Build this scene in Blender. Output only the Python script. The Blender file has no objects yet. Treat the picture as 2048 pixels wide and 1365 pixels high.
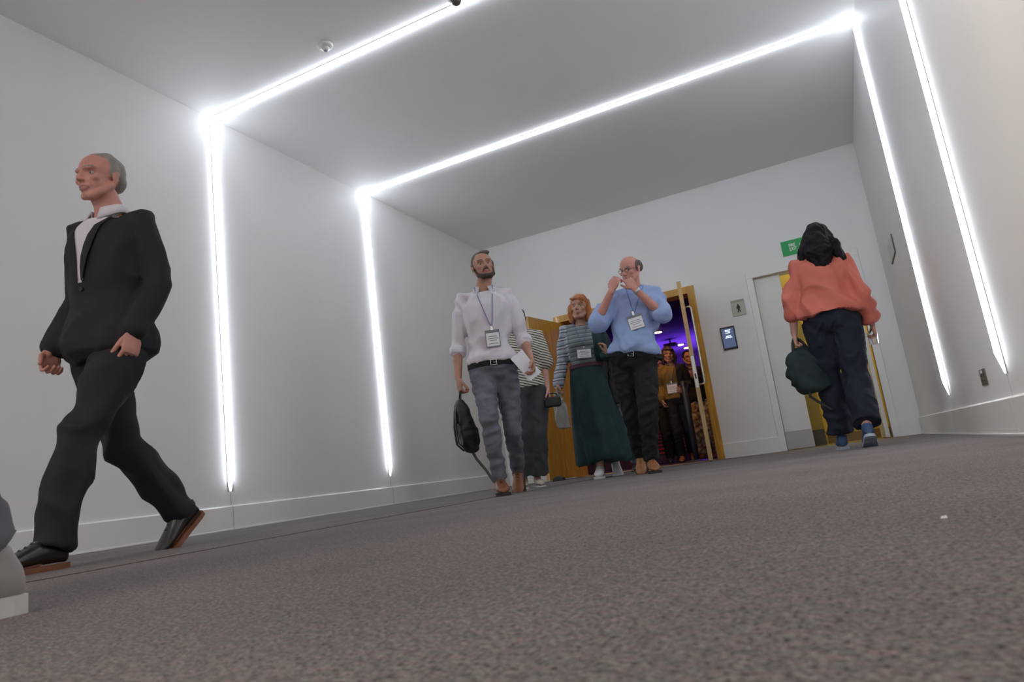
import bpy, bmesh, math, random
import numpy as np
from mathutils import Vector, Matrix, noise
from mathutils.bvhtree import BVHTree

random.seed(7)
S = bpy.context.scene
COL = S.collection
H, L, R_, D, Y1, Y2 = 3.4, -4.286, 0.706, 8.665, 3.90, 5.95   # room height, left wall x, right wall x, back wall y, light strips y

# ------------------------------------------------------------------ camera, world, exposure
def camera():
    f, rx, ry, rz, cz = 1384.31, 0.193131, -0.132132, 0.429397, 0.11145
    cy, sy = math.cos(rz), math.sin(rz); cp, sp = math.cos(rx), math.sin(rx); cr, sr = math.cos(ry), math.sin(ry)
    fwd = Vector((-sy*cp, cy*cp, sp)); right = Vector((cy, sy, 0)); up = right.cross(fwd)
    r2 = right*cr + up*sr; u2 = up*cr - right*sr
    cd = bpy.data.cameras.new('camera'); o = bpy.data.objects.new('camera', cd); COL.objects.link(o)
    M = Matrix((r2, u2, -fwd)).transposed().to_4x4(); M.translation = (0, 0, cz)
    o.matrix_world = M
    cd.sensor_width = 36; cd.lens = f/2048*36; cd.clip_start = 0.02; cd.clip_end = 100
    cd.dof.use_dof = True; cd.dof.focus_distance = 5.0; cd.dof.aperture_fstop = 10.0
    S.camera = o
camera()
w = bpy.data.worlds.new('world'); S.world = w; w.use_nodes = True
w.node_tree.nodes['Background'].inputs[0].default_value = (0.6, 0.65, 0.75, 1)
w.node_tree.nodes['Background'].inputs[1].default_value = 0.05
S.view_settings.view_transform = 'Standard'; S.view_settings.look = 'None'
S.view_settings.gamma = 1; S.view_settings.use_curve_mapping = False
S.view_settings.exposure = 0.36
STRIP = 15.8            # emission of the light strips
def area(name, loc, rot, size, sizey, power, color):
    ld = bpy.data.lights.new(name, 'AREA'); ld.shape = 'RECTANGLE'; ld.size = size; ld.size_y = sizey
    ld.energy = power; ld.color = color
    o = bpy.data.objects.new(name, ld); COL.objects.link(o); o.location = loc; o.rotation_euler = rot
    return o
# corridor downlights behind the camera (warm) and the coloured stage wash of the hall beyond the timber doors, plus added fill lamps
area('corridor_lamp', (-0.9, -2.2, 3.3), (0, 0, 0), .8, 1.2, 50, (1, .88, .74))
area('right_wall_fill_lamp', (-1.3, 1.1, 3.3), (0, math.radians(-52), math.radians(35)), .4, .4, 12, (1, .88, .76)).data.spread = math.radians(80)  # added fill that lifts the right wall, no such fitting known
area('corridor_lamp', (-3.0, -1.5, 3.3), (0, 0, 0), .8, 1.2, 14, (1, .92, .85))
area('stage_wash_lamp', (-4.2, 20.8, 2.4), (math.radians(172), 0, 0), 3, 2.5, 75, (.16, .05, 1))
area('stage_wash_lamp', (-1.2, 12.2, 3.2), (0, 0, 0), 1.0, 2.5, 30, (.22, .07, 1))
area('hall_lamp', (-2.4, 9.2, 3.3), (math.radians(10), 0, 0), .5, .5, 17, (1, .5, .18))
area('hall_ceiling_fill_lamp', (-3.6, 10.6, 2.4), (math.pi, 0, 0), .6, .6, 5, (1, .42, .16))  # added upward fill that warms the hall ceiling, no fitting there
area('lobby_lamp', (0.0, 9.6, 2.9), (0, 0, 0), .7, .5, 24, (1, .86, .45))

# ------------------------------------------------------------------ materials
MATS = {}
def mat(name, col, rough=.6, metal=0, var=0, vscale=8, stretch=(1, 1, 1), bump=0, bscale=60, bstretch=(1, 1, 1), emit=None, es=0, spec=.5, trans=0, coat=0, sheen=0, dark=None, sss=0):
    if name in MATS: return MATS[name]
    m = bpy.data.materials.new(name); m.use_nodes = True; nt = m.node_tree; N = nt.nodes; K = nt.links
    b = N['Principled BSDF']
    b.inputs['Base Color'].default_value = (*col, 1); b.inputs['Roughness'].default_value = rough
    b.inputs['Metallic'].default_value = metal; b.inputs['Specular IOR Level'].default_value = spec
    b.inputs['Transmission Weight'].default_value = trans; b.inputs['Coat Weight'].default_value = coat
    b.inputs['Sheen Weight'].default_value = sheen
    if sss: b.inputs['Subsurface Weight'].default_value = sss; b.inputs['Subsurface Radius'].default_value = (.01, .004, .002)
    tc = N.new('ShaderNodeTexCoord')
    if var:
        mp = N.new('ShaderNodeMapping'); mp.inputs['Scale'].default_value = stretch; K.new(tc.outputs['Object'], mp.inputs[0])
        no = N.new('ShaderNodeTexNoise'); no.inputs['Scale'].default_value = vscale; no.inputs['Detail'].default_value = 5
        K.new(mp.outputs[0], no.inputs[0])
        rp = N.new('ShaderNodeValToRGB'); d = dark or tuple(c*(1-var) for c in col); li = tuple(min(1, c*(1+var*.6)) for c in col)
        rp.color_ramp.elements[0].position = .3; rp.color_ramp.elements[1].position = .7
        rp.color_ramp.elements[0].color = (*d, 1); rp.color_ramp.elements[1].color = (*li, 1)
        K.new(no.outputs[0], rp.inputs[0]); K.new(rp.outputs[0], b.inputs['Base Color'])
    if bump:
        mp = N.new('ShaderNodeMapping'); mp.inputs['Scale'].default_value = bstretch; K.new(tc.outputs['Object'], mp.inputs[0])
        no = N.new('ShaderNodeTexNoise'); no.inputs['Scale'].default_value = bscale; no.inputs['Detail'].default_value = 6
        K.new(mp.outputs[0], no.inputs[0])
        bp = N.new('ShaderNodeBump'); bp.inputs['Strength'].default_value = bump; bp.inputs['Distance'].default_value = .01
        K.new(no.outputs[0], bp.inputs['Height']); K.new(bp.outputs[0], b.inputs['Normal'])
    if emit:
        b.inputs['Emission Color'].default_value = (*emit, 1); b.inputs['Emission Strength'].default_value = es
    MATS[name] = m
    return m

def stripes(name, cols, scale, rough=.85, axis=2, tilt=0.0):
    """woven horizontal stripes, cycling through cols along one axis of the garment"""
    m = bpy.data.materials.new(name); m.use_nodes = True; nt = m.node_tree; N = nt.nodes; K = nt.links
    b = N['Principled BSDF']; b.inputs['Roughness'].default_value = rough
    tc = N.new('ShaderNodeTexCoord'); sp = N.new('ShaderNodeSeparateXYZ'); K.new(tc.outputs['Object'], sp.inputs[0])
    ad = N.new('ShaderNodeMath'); ad.operation = 'MULTIPLY_ADD'; ad.inputs[1].default_value = tilt
    K.new(sp.outputs[0], ad.inputs[0]); K.new(sp.outputs[axis], ad.inputs[2])
    mu = N.new('ShaderNodeMath'); mu.operation = 'MULTIPLY'; mu.inputs[1].default_value = scale; K.new(ad.outputs[0], mu.inputs[0])
    fr = N.new('ShaderNodeMath'); fr.operation = 'FRACT'; K.new(mu.outputs[0], fr.inputs[0])
    rp = N.new('ShaderNodeValToRGB'); rp.color_ramp.interpolation = 'CONSTANT'
    n = len(cols)
    while len(rp.color_ramp.elements) < n: rp.color_ramp.elements.new(.5)
    for i, (p, c) in enumerate(cols):
        rp.color_ramp.elements[i].position = p; rp.color_ramp.elements[i].color = (*c, 1)
    K.new(fr.outputs[0], rp.inputs[0]); K.new(rp.outputs[0], b.inputs['Base Color'])
    MATS[name] = m
    return m

def carpet():
    m = bpy.data.materials.new('carpet'); m.use_nodes = True; nt = m.node_tree; N = nt.nodes; K = nt.links
    b = N['Principled BSDF']; b.inputs['Roughness'].default_value = .95; b.inputs['Specular IOR Level'].default_value = .15
    tc = N.new('ShaderNodeTexCoord')
    n1 = N.new('ShaderNodeTexNoise'); n1.inputs['Scale'].default_value = 190; n1.inputs['Detail'].default_value = 4; n1.inputs['Roughness'].default_value = .7
    n2 = N.new('ShaderNodeTexNoise'); n2.inputs['Scale'].default_value = 60; n2.inputs['Detail'].default_value = 3
    n3 = N.new('ShaderNodeTexNoise'); n3.inputs['Scale'].default_value = 2.2; n3.inputs['Detail'].default_value = 4
    n4 = N.new('ShaderNodeTexNoise'); n4.inputs['Scale'].default_value = 75; n4.inputs['Detail'].default_value = 2
    v = N.new('ShaderNodeTexVoronoi'); v.inputs['Scale'].default_value = 210
    for n in (n1, n2, n3, n4, v): K.new(tc.outputs['Object'], n.inputs[0])
    r1 = N.new('ShaderNodeValToRGB'); e = r1.color_ramp.elements
    e[0].position = .34; e[0].color = (.045, .041, .043, 1); e[1].position = .64; e[1].color = (.335, .31, .305, 1)
    e2 = r1.color_ramp.elements.new(.47); e2.color = (.215, .197, .195, 1)
    K.new(n1.outputs[0], r1.inputs[0])
    r2 = N.new('ShaderNodeValToRGB'); e = r2.color_ramp.elements
    e[0].position = .34; e[0].color = (.80, .82, .81, 1); e[1].position = .62; e[1].color = (1.08, 1.05, 1.05, 1); K.new(n2.outputs[0], r2.inputs[0])
    r3 = N.new('ShaderNodeValToRGB'); e = r3.color_ramp.elements
    e[0].position = .3; e[0].color = (.84, .86, .85, 1); e[1].position = .7; e[1].color = (1.08, 1.04, 1.05, 1); K.new(n3.outputs[0], r3.inputs[0])
    r4 = N.new('ShaderNodeValToRGB'); e = r4.color_ramp.elements        # reddish and greenish yarn ends
    e[0].position = .4; e[0].color = (.96, 1.02, .99, 1); e[1].position = .6; e[1].color = (1.06, .97, .98, 1); K.new(n4.outputs[0], r4.inputs[0])
    cur = r1.outputs[0]
    for r in (r2, r3, r4):
        mx = N.new('ShaderNodeMix'); mx.data_type = 'RGBA'; mx.blend_type = 'MULTIPLY'; mx.inputs[0].default_value = 1
        K.new(cur, mx.inputs[6]); K.new(r.outputs[0], mx.inputs[7]); cur = mx.outputs[2]
    K.new(cur, b.inputs['Base Color'])
    ad = N.new('ShaderNodeMath'); ad.operation = 'ADD'; K.new(n1.outputs[0], ad.inputs[0]); K.new(v.outputs[0], ad.inputs[1])
    bp = N.new('ShaderNodeBump'); bp.inputs['Strength'].default_value = .7; bp.inputs['Distance'].default_value = .004
    K.new(ad.outputs[0], bp.inputs['Height']); K.new(bp.outputs[0], b.inputs['Normal'])
    MATS['carpet'] = m
    return m

WALLP = mat('white_wall_paint', (.80, .80, .79), .55, var=.025, vscale=1.3, bump=.04, bscale=90)
CEILP = mat('ceiling_paint', (.80, .80, .79), .7, var=.02, vscale=1.0, bump=.03, bscale=120)
TRIM = mat('satin_white_trim', (.80, .80, .78), .35, var=.02, vscale=4)
OAK = mat('oak_veneer', (.60, .31, .04), .38, var=.3, vscale=5, stretch=(9, 9, .6), bump=.06, bscale=30, bstretch=(8, 8, .5), coat=.25)
OAKEDGE = mat('pale_oak_lipping', (.52, .33, .13), .4, var=.22, vscale=7, stretch=(8, 8, .5), coat=.2)
STEEL = mat('brushed_steel', (.62, .62, .60), .32, 1, var=.06, vscale=20, stretch=(1, 1, 12))
ALU = mat('anodised_aluminium', (.42, .42, .46), .4, .9, var=.04, vscale=10)
LED = mat('strip_diffuser', (.9, .9, .95), .5, emit=(.86, .91, 1.0), es=STRIP)
BLACK = mat('black_plastic', (.02, .021, .024), .45, var=.15, vscale=20)
CARPET = carpet()
SKIN = mat('pale_skin', (.56, .31, .24), .5, var=.12, vscale=18, bump=.05, bscale=150, sss=.06)
SKIN_RED = mat('ruddy_skin', (.58, .27, .22), .5, var=.14, vscale=16, bump=.05, bscale=150, sss=.06)
SKIN_TAN = mat('tanned_skin', (.47, .245, .17), .5, var=.14, vscale=16, bump=.05, bscale=150, sss=.05)
LIP = mat('lips', (.40, .17, .15), .5)
BROW = mat('eyebrow_hair', (.08, .05, .035), .8)
BROWG = mat('grey_eyebrow_hair', (.26, .22, .19), .8)
EYEW = mat('eye_white', (.32, .29, .28), .5); IRIS = mat('iris', (.06, .04, .03), .2)
LEATHER = mat('tan_leather', (.23, .085, .035), .42, var=.25, vscale=14, bump=.06)
SOLE = mat('dark_rubber_sole', (.03, .028, .027), .7, var=.1, vscale=30)
SOLEW = mat('white_rubber_sole', (.72, .72, .70), .6, var=.06, vscale=30)

# ------------------------------------------------------------------ object helpers
def meta(o, label=None, cat=None, group=None, kind=None):
    if label: o['label'] = label
    if cat: o['category'] = cat
    if group: o['group'] = group
    if kind: o['kind'] = kind
    return o
def empty(name, loc=(0, 0, 0), rz=0, **k):
    o = bpy.data.objects.new(name, None); COL.objects.link(o); o.location = loc; o.rotation_euler = (0, 0, rz)
    return meta(o, **k)
def link(name, me, parent=None, mats=None, smooth=False, **k):
    if mats is not None:
        for m in (mats if isinstance(mats, (list, tuple)) else [mats]): me.materials.append(m)
    if smooth: me.polygons.foreach_set('use_smooth', [True]*len(me.polygons))
    o = bpy.data.objects.new(name, me); COL.objects.link(o)
    if parent: o.parent = parent
    return meta(o, **k)

class G:
    """collects closed shells"""
    def __init__(s): s.v = []; s.f = []; s.mi = []
    def add(s, v, f, mi=0):
        b = len(s.v); s.v += [tuple(map(float, p)) for p in v]; s.f += [tuple(i+b for i in q) for q in f]; s.mi += [mi]*len(f); return s
    def box(s, x0, x1, y0, y1, z0, z1, mi=0, M=None):
        v = [(x, y, z) for z in (z0, z1) for y in (y0, y1) for x in (x0, x1)]
        if M is not None: v = [tuple(M @ Vector(p)) for p in v]
        return s.add(v, [(0, 2, 3, 1), (4, 5, 7, 6), (0, 1, 5, 4), (2, 6, 7, 3), (0, 4, 6, 2), (1, 3, 7, 5)], mi)
    def rings(s, rings, mi=0, cap=True):
        n = len(rings[0]); v = [p for r in rings for p in r]; f = []
        for i in range(len(rings)-1):
            for j in range(n):
                k = (j+1) % n; f.append((i*n+j, i*n+k, (i+1)*n+k, (i+1)*n+j))
        if cap: f.append(tuple(range(n-1, -1, -1))); f.append(tuple((len(rings)-1)*n+j for j in range(n)))
        return s.add(v, f, mi)
    def loft(s, secs, n=24, mi=0, pw=2.3, xd=(1, 0, 0), yd=(0, 1, 0)):
        """secs: (centre, rx, ry[, xdir, ydir])"""
        R = []
        for q in secs:
            c = np.array(q[0], float); X = np.array(q[3] if len(q) > 3 else xd, float); Y = np.array(q[4] if len(q) > 4 else yd, float)
            r = []
            for j in range(n):
                a = 2*math.pi*j/n; ca, sa = math.cos(a), math.sin(a)
                r.append(c+X*q[1]*math.copysign(abs(ca)**(2/pw), ca)+Y*q[2]*math.copysign(abs(sa)**(2/pw), sa))
            R.append(r)
        return s.rings(R, mi)
    def tube(s, pts, rad, n=14, mi=0, round_=True, flat=None, ref=None):
        """round tube through pts; flat squashes the radius along ref"""
        P = [np.array(p, float) for p in pts]; rad = [rad]*len(P) if np.isscalar(rad) else list(rad)
        T = []
        for i in range(len(P)):
            t = P[min(i+1, len(P)-1)]-P[max(i-1, 0)]; T.append(t/max(1e-9, np.linalg.norm(t)))
        u = np.array(ref, float) if ref is not None else (np.array([1., 0, 0]) if abs(T[0][0]) < .8 else np.array([0., 1, 0]))
        R = []
        def ring(c, r, t, u):
            w = np.cross(t, u); fl = flat or 1
            return [c+r*(math.cos(2*math.pi*j/n)*u*fl+math.sin(2*math.pi*j/n)*w) for j in range(n)]
        for i in range(len(P)):
            u = u-T[i]*(u@T[i]); u = u/max(1e-9, np.linalg.norm(u))
            if i == 0 and round_:
                for a in (80, 50, 25): R.append(ring(P[0]-T[0]*rad[0]*math.sin(math.radians(a)), rad[0]*math.cos(math.radians(a)), T[0], u))
            R.append(ring(P[i], rad[i], T[i], u))
            if i == len(P)-1 and round_:
                for a in (25, 50, 80): R.append(ring(P[i]+T[i]*rad[i]*math.sin(math.radians(a)), rad[i]*math.cos(math.radians(a)), T[i], u))
        return s.rings(R, mi)
    def ell(s, c, r, Rm=None, n=20, mi=0):
        c = np.array(c, float); r = np.array([r]*3 if np.isscalar(r) else r, float); R = []
        for i in range(1, n//2):
            th = math.pi*i/(n//2)
            ring = []
            for j in range(n):
                a = 2*math.pi*j/n
                p = np.array([math.sin(th)*math.cos(a), math.sin(th)*math.sin(a), -math.cos(th)])*r
                if Rm is not None: p = Rm@p
                ring.append(c+p)
            R.append(ring)
        return s.rings(R, mi)
    def mesh(s, name, bevel=0, seg=2):
        me = bpy.data.meshes.new(name); me.from_pydata(s.v, [], s.f)
        me.polygons.foreach_set('material_index', s.mi)
        bm = bmesh.new(); bm.from_mesh(me); bmesh.ops.recalc_face_normals(bm, faces=bm.faces)
        if bevel: bmesh.ops.bevel(bm, geom=[e for e in bm.edges if len(e.link_faces) == 2 and e.calc_face_angle(0) > .5], offset=bevel, segments=seg, affect='EDGES', profile=.5)
        bm.to_mesh(me); bm.free(); me.update()
        return me
    def remesh(s, name, vox, smooth=2):
        me = s.mesh('tmp'); o = bpy.data.objects.new('tmp', me); COL.objects.link(o)
        md = o.modifiers.new('r', 'REMESH'); md.mode = 'VOXEL'; md.voxel_size = vox
        if smooth: ms = o.modifiers.new('s', 'SMOOTH'); ms.factor = .5; ms.iterations = smooth
        dg = bpy.context.evaluated_depsgraph_get(); dg.update()
        out = bpy.data.meshes.new_from_object(o.evaluated_get(dg)); out.name = name
        bpy.data.objects.remove(o); bpy.data.meshes.remove(me)
        return out

def vget(me):
    a = np.empty(len(me.vertices)*3); me.vertices.foreach_get('co', a); return a.reshape(-1, 3)
def vset(me, a): me.vertices.foreach_set('co', np.ascontiguousarray(a).ravel()); me.update()
def folds(me, amp, scale, stretch=(1, 1, 1), seed=0, warp=.35):
    """cloth folds pushed along the normals"""
    a = vget(me); nn = np.empty(len(a)*3); me.vertices.foreach_get('normal', nn); nn = nn.reshape(-1, 3)
    st = (stretch[0]*scale, stretch[1]*scale, stretch[2]*scale); d = np.empty(len(a))
    for i, p in enumerate(a):
        wz = noise.noise(Vector((p[0]*4+seed, p[1]*4, p[2]*4+7)))*warp*scale*.35
        v1 = Vector((p[0]*st[0]+seed+wz, p[1]*st[1], p[2]*st[2]+wz))
        d[i] = (.55-2.4*abs(noise.noise(v1)))*.75+.35*noise.noise(v1*2.3)
    vset(me, a+nn*(d*amp)[:, None])
def join(name, meshes):
    bm = bmesh.new()
    for m in meshes: bm.from_mesh(m)
    me = bpy.data.meshes.new(name); bm.to_mesh(me); bm.free()
    return me
def rotm(yaw=0, pitch=0, roll=0):
    return np.array((Matrix.Rotation(math.radians(yaw), 3, 'Z') @ Matrix.Rotation(math.radians(pitch), 3, 'X') @ Matrix.Rotation(math.radians(roll), 3, 'Y')))
def box_obj(name, x0, x1, y0, y1, z0, z1, m, parent=None, bevel=0, **k):
    return link(name, G().box(x0, x1, y0, y1, z0, z1).mesh(name, bevel), parent, m, **k)

# ------------------------------------------------------------------ the corridor shell
YB = -5.0
fl = box_obj('floor', L-.3, R_+.3, YB, 9.0, -.12, -.014, mat('floor_backing', (.04, .035, .03), .9), label='grey-brown speckled carpet covering the corridor floor', kind='structure')
SEAM = -2.14
box_obj('carpet_sheet', L-.02, SEAM-.003, YB, D+.01, -.013, 0, CARPET, fl)
box_obj('edge_strip', SEAM-.004, SEAM+.004, 1.0, D-.05, -.004, .0022, mat('carpet_edge_trim', (.11, .065, .055), .8), fl, label='thin dark joint between two carpet sheets')
box_obj('carpet_sheet', SEAM+.003, R_+.02, YB, D+.01, -.013, 0, CARPET, fl)
box_obj('ceiling', L-.3, R_+.3, YB, D+.02, H, H+.15, CEILP, label='flat pale grey painted ceiling crossed by light strips', kind='structure')
box_obj('wall_left', L-.2, L, YB, D, -.1, H+.05, WALLP, label='long white wall on the left behind the man in the dark suit', kind='structure')
box_obj('wall_right', R_, R_+.2, YB, D, -.1, H+.05, WALLP, label='white wall on the right with two light strips and a socket', kind='structure')
box_obj('wall_front', L-.2, R_+.2, YB-.2, YB, -.1, H+.05, WALLP, label='white end wall behind the camera', kind='structure')
T = .22                                   # back wall thickness
A0, A1, AT = -3.27, -1.42, 2.13           # timber door opening
B0, B1, BT = -.715, .45, 2.11             # white door opening
g = G()
g.box(L-.2, A0, D, D+T, -.1, H+.05); g.box(A0, A1, D, D+T, AT, H+.05); g.box(A1, B0, D, D+T, -.1, H+.05)
g.box(B0, B1, D, D+T, BT, H+.05); g.box(B1, R_+.2, D, D+T, -.1, H+.05)
link('wall_back', g.mesh('wall_back'), None, WALLP, label='white end wall of the corridor with the timber doors and the exit', kind='structure')

def skirt(name, pts, label):
    """skirting board segments with a chamfered top edge and a small bead at the carpet; pts: list of (p, q, normal)"""
    root = None
    for (p, q, nrm) in pts:
        p = np.array(p, float); q = np.array(q, float); nrm = np.array(nrm, float)
        prof = [(0, 0), (.026, 0), (.026, .008), (.020, .011), (.020, .170), (.012, .179), (0, .179)]
        r = [[tuple((e+nrm*a))[:2]+(b,) for a, b in prof] for e in (p, q)]
        me = G().rings(r).mesh(name)
        if root is None: root = link(name, me, None, TRIM, label=label, kind='structure')
        else: link('skirting_board', me, root, TRIM)
skirt('baseboard_left', [((L, YB, 0), (L, Y1-.004, 0), (1, 0, 0)), ((L, Y1+.001, 0), (L, Y2-.004, 0), (1, 0, 0)), ((L, Y2+.001, 0), (L, D, 0), (1, 0, 0))], 'white skirting board along the left wall')
skirt('baseboard_right', [((R_, YB, 0), (R_, Y1-.004, 0), (-1, 0, 0)), ((R_, Y1+.001, 0), (R_, Y2-.004, 0), (-1, 0, 0)), ((R_, Y2+.001, 0), (R_, D, 0), (-1, 0, 0))], 'white skirting board along the right wall under the socket')
skirt('baseboard_back', [((L, D, 0), (A0-.03, D, 0), (0, -1, 0)), ((A1+.035, D, 0), (B0-.04, D, 0), (0, -1, 0)), ((B1+.037, D, 0), (R_, D, 0), (0, -1, 0))], 'white skirting board along the end wall')
# fine vertical joints in the wall panels under the light strips
for i, (x, s, y) in enumerate(((L, 1, Y1), (L, 1, Y2), (R_, -1, Y1), (R_, -1, Y2))):
    box_obj('trim_%d' % (i+1), min(x, x+s*.0015), max(x, x+s*.0015), y-.003, y, .18, .30, mat('joint_filler', (.45, .45, .44), .8), label='thin joint line in the wall below a light strip', kind='structure')
# small scuffs on the left wall
for y, z in ((4.301, 1.86), (4.777, 1.873), (5.9, 1.42)):
    pass

# ------------------------------------------------------------------ light strips: aluminium channel + milky diffuser
def strip(a, b, nrm, lat, label):
    """a->b axis, nrm away from the surface, lat across the strip (towards the far side)"""
    a = np.array(a, float); b = np.array(b, float); n = np.array(nrm, float); l = np.array(lat, float)
    root = empty('light_strip', tuple(a), label=label, cat='light', group='recessed light strips')
    def prof(P, e0, e1): return [[tuple(e-a+l*p+n*q) for p, q in P] for e in (e0, e1)]
    ax = (b-a)/np.linalg.norm(b-a)
    link('channel', G().rings(prof([(-.024, 0), (-.024, .0045), (-.019, .0045), (-.019, .003), (.019, .003), (.019, .0045), (.024, .0045), (.024, 0)], a, b)).mesh('channel'), root, ALU)
    P = [(-.014, .0035), (-.014, .018), (-.011, .024), (-.005, .027), (.005, .027), (.011, .024), (.014, .018), (.014, .0035)]
    P0 = [(p*.15, .004+(q-.004)*.15) for p, q in P]
    rs = prof(P0, a+ax*.002, a+ax*.002)[:1]+prof(P, a+ax*.10, b-ax*.003)
    link('diffuser', G().rings(rs).mesh('diffuser'), root, LED)
    link('joint_line', G().rings(prof([(-.0088, .023), (-.0088, .0264), (-.0074, .0268), (-.0074, .023)], a+ax*.11, b-ax*.02)).mesh('joint_line'), root, TRIM)
for y, nm in ((Y1, 'nearer to'), (Y2, 'farther from')):
    strip((L, y, .285), (L, y, H-.002), (1, 0, 0), (0, 1, 0), 'glowing white vertical light strip on the left wall, the one %s the suited man' % nm)
    strip((L+.037, y, H), (R_-.037, y, H), (0, 0, -1), (0, 1, 0), 'glowing white light strip across the ceiling, %s' % ('the far one over the walkers' if y == Y2 else 'the near one beside the round detectors'))
    strip((R_, y, .285), (R_, y, H-.002), (-1, 0, 0), (0, 1, 0), 'glowing white vertical light strip on the right wall, %s' % ('the near one beyond the socket' if y == Y1 else 'the far one nearest the exit door'))
for y, nth in ((-2.25, 'nearest'), (-4.3, 'last')):
    strip((L, y, .285), (L, y, H-.002), (1, 0, 0), (0, 1, 0), 'vertical light strip on the left wall, %s behind the camera' % nth)
    strip((R_, y, .285), (R_, y, H-.002), (-1, 0, 0), (0, 1, 0), 'vertical light strip on the right wall, %s behind the camera' % nth)

# ceiling detector and dome
def detector(x, y, label, name, rr, dome):
    o = empty(name, (x, y, H), label=label, cat='detector')
    n = 28
    def lathe(pr, nm, m):
        link(nm, G().rings([[(r*math.cos(2*math.pi*j/n), r*math.sin(2*math.pi*j/n), z) for j in range(n)] for r, z in pr]).mesh(nm), o, m, smooth=False)
    lathe([(rr, 0), (rr, -.012), (rr*.93, -.02), (rr*.6, -.026)], 'base', TRIM)
    if dome:
        lathe([(rr*.72, -.02), (rr*.7, -.035), (rr*.5, -.055), (rr*.2, -.065)], 'dome', mat('smoked_dome', (.10, .09, .08), .15, coat=.5))
    else:
        lathe([(rr*.5, -.024), (rr*.5, -.036), (rr*.42, -.044), (rr*.3, -.05)], 'sensor', TRIM)
        lathe([(rr*.28, -.05), (rr*.22, -.054)], 'lens', mat('detector_lens', (.3, .3, .32), .3))
detector(-2.88, 3.70, 'small round white smoke detector on the ceiling beside the near light strip', 'smoke_detector', .055, False)
detector(-1.83, 3.82, 'round dome sensor on the ceiling at the top edge of the view', 'dome_sensor', .06, True)

# ------------------------------------------------------------------ timber double doors
d1 = empty('door_1', (0, 0, 0), label='tall oak double doors standing open to the dark purple-lit hall', kind='structure')
F0, F1, FT = -3.305, -1.385, 2.168
box_obj('door_frame', F0, F0+.09, D-.018, D+T+.01, 0, FT, OAK, d1, .003)
box_obj('door_frame', F1-.09, F1, D-.018, D+T+.01, 0, FT, OAK, d1, .003)
box_obj('door_frame', F0+.0901, F1-.0901, D-.018, D+T+.01, FT-.09, FT, OAK, d1, .003)
def leaf(px, py, ang, width, side, top=2.055):
    """pivot, direction the leaf points from its pivot"""
    M = Matrix.Translation((px, py, 0)) @ Matrix.Rotation(ang, 4, 'Z')
    o = link('door_leaf', G().box(.002, width-.012, -.021, .021, .012, top, 0).box(width-.012, width, -.023, .023, .012, top, 1).mesh('door_leaf'), d1, [OAK, OAKEDGE])
    o.matrix_local = M
    return o
ax, ay = -3.205, 8.64; bx, by = -3.335, 7.80
lf = leaf(ax, ay, math.atan2(by-ay, bx-ax), math.hypot(bx-ax, by-ay), 1)
px_, py_ = -1.565, 8.70; qx, qy = -1.412, 7.85
rf = leaf(px_, py_, math.atan2(qy-py_, qx-px_), math.hypot(qx-px_, qy-py_), -1)
def pull(parent, width, s):
    x = width-.075; g = G(); z0, z1 = .86, 1.76
    pts = [(x, s*.021, z0), (x, s*.07, z0), (x, s*.085, z0+.02), (x, s*.085, z1-.02), (x, s*.07, z1), (x, s*.021, z1)]
    g.tube(pts, .011, n=10, round_=False)
    link('pull_handle', g.mesh('pull_handle'), parent, STEEL, smooth=True, label='long brushed steel D-shaped pull handle')
wl_ = math.hypot(qx-px_, qy-py_)
pull(rf, wl_, 1); pull(lf, math.hypot(bx-ax, by-ay), -1)
link('lock_plate', G().box(wl_-.0005, wl_+.003, -.017, .017, .82, 1.18).mesh('lock_plate', .001), rf, mat('plate_steel', (.7, .7, .68), .5, .5))
link('latch_hole', G().box(wl_+.0025, wl_+.0045, -.008, .008, .92, .98).mesh('latch_hole'), rf, BLACK)
box_obj('door_threshold', F0+.09, F1-.09, D-.03, D+T+.02, 0, .006, mat('brass_strip', (.6, .42, .2), .35, .8), d1)
meta(empty('dark_lump', (-3.16, 7.70, 0)), 'small black shoe-like doorstop at the foot of the open left oak door', 'lump')  # stand-in for the black shoe of a hidden walker
ds = [o for o in COL.objects if o.name.startswith('dark_lump')][0]
link('wedge', G().rings([[(-.07, y, 0), (.07, y, 0), (.065, y, .035), (.0, y, .055), (-.06, y, .04)] for y in (-.04, .04)]).mesh('wedge', .006), ds, BLACK)

# ------------------------------------------------------------------ white double doors to the yellow lobby
d2 = empty('door_2', (0, 0, 0), label='white framed exit doors, right leaf open to a yellow lobby', kind='structure')
J = [(-.755, -.68), (.413, .488)]
for a, b in J: box_obj('door_frame', a, b, D-.016, D+T+.005, 0, 2.085, TRIM, d2, .004)
box_obj('door_frame', -.755, .488, D-.016, D+T+.005, 2.0853, 2.155, TRIM, d2, .004)
DW = mat('off_white_door_paint', (.74, .74, .70), .45, var=.03, vscale=3)
l2 = box_obj('door_leaf', -.676, -.384, D+.06, D+.104, .008, 2.075, DW, d2, .002)
link('kick_plate', G().box(-.67, -.388, D+.0565, D+.0598, .012, .215).mesh('kick_plate', .001), l2, mat('satin_steel_plate', (.42, .42, .42), .45, .7, var=.05, vscale=6), label='satin steel kick plate')
l3 = link('door_leaf', G().box(0, .044, 0, .70, .008, 2.07).mesh('door_leaf', .002), d2, DW)
l3.location = (.345, D+.05, 0); l3.rotation_euler = (0, 0, math.radians(1.5))
link('lever_handle', G().tube([(-.0, .62, 1.0), (-.05, .62, 1.0), (-.055, .52, 1.0)], .009, n=10).mesh('lever_handle'), l3, STEEL, smooth=True)
YEL = mat('yellow_gloss_paint', (.62, .42, .035), .3, var=.08, vscale=2, coat=.3)
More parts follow.
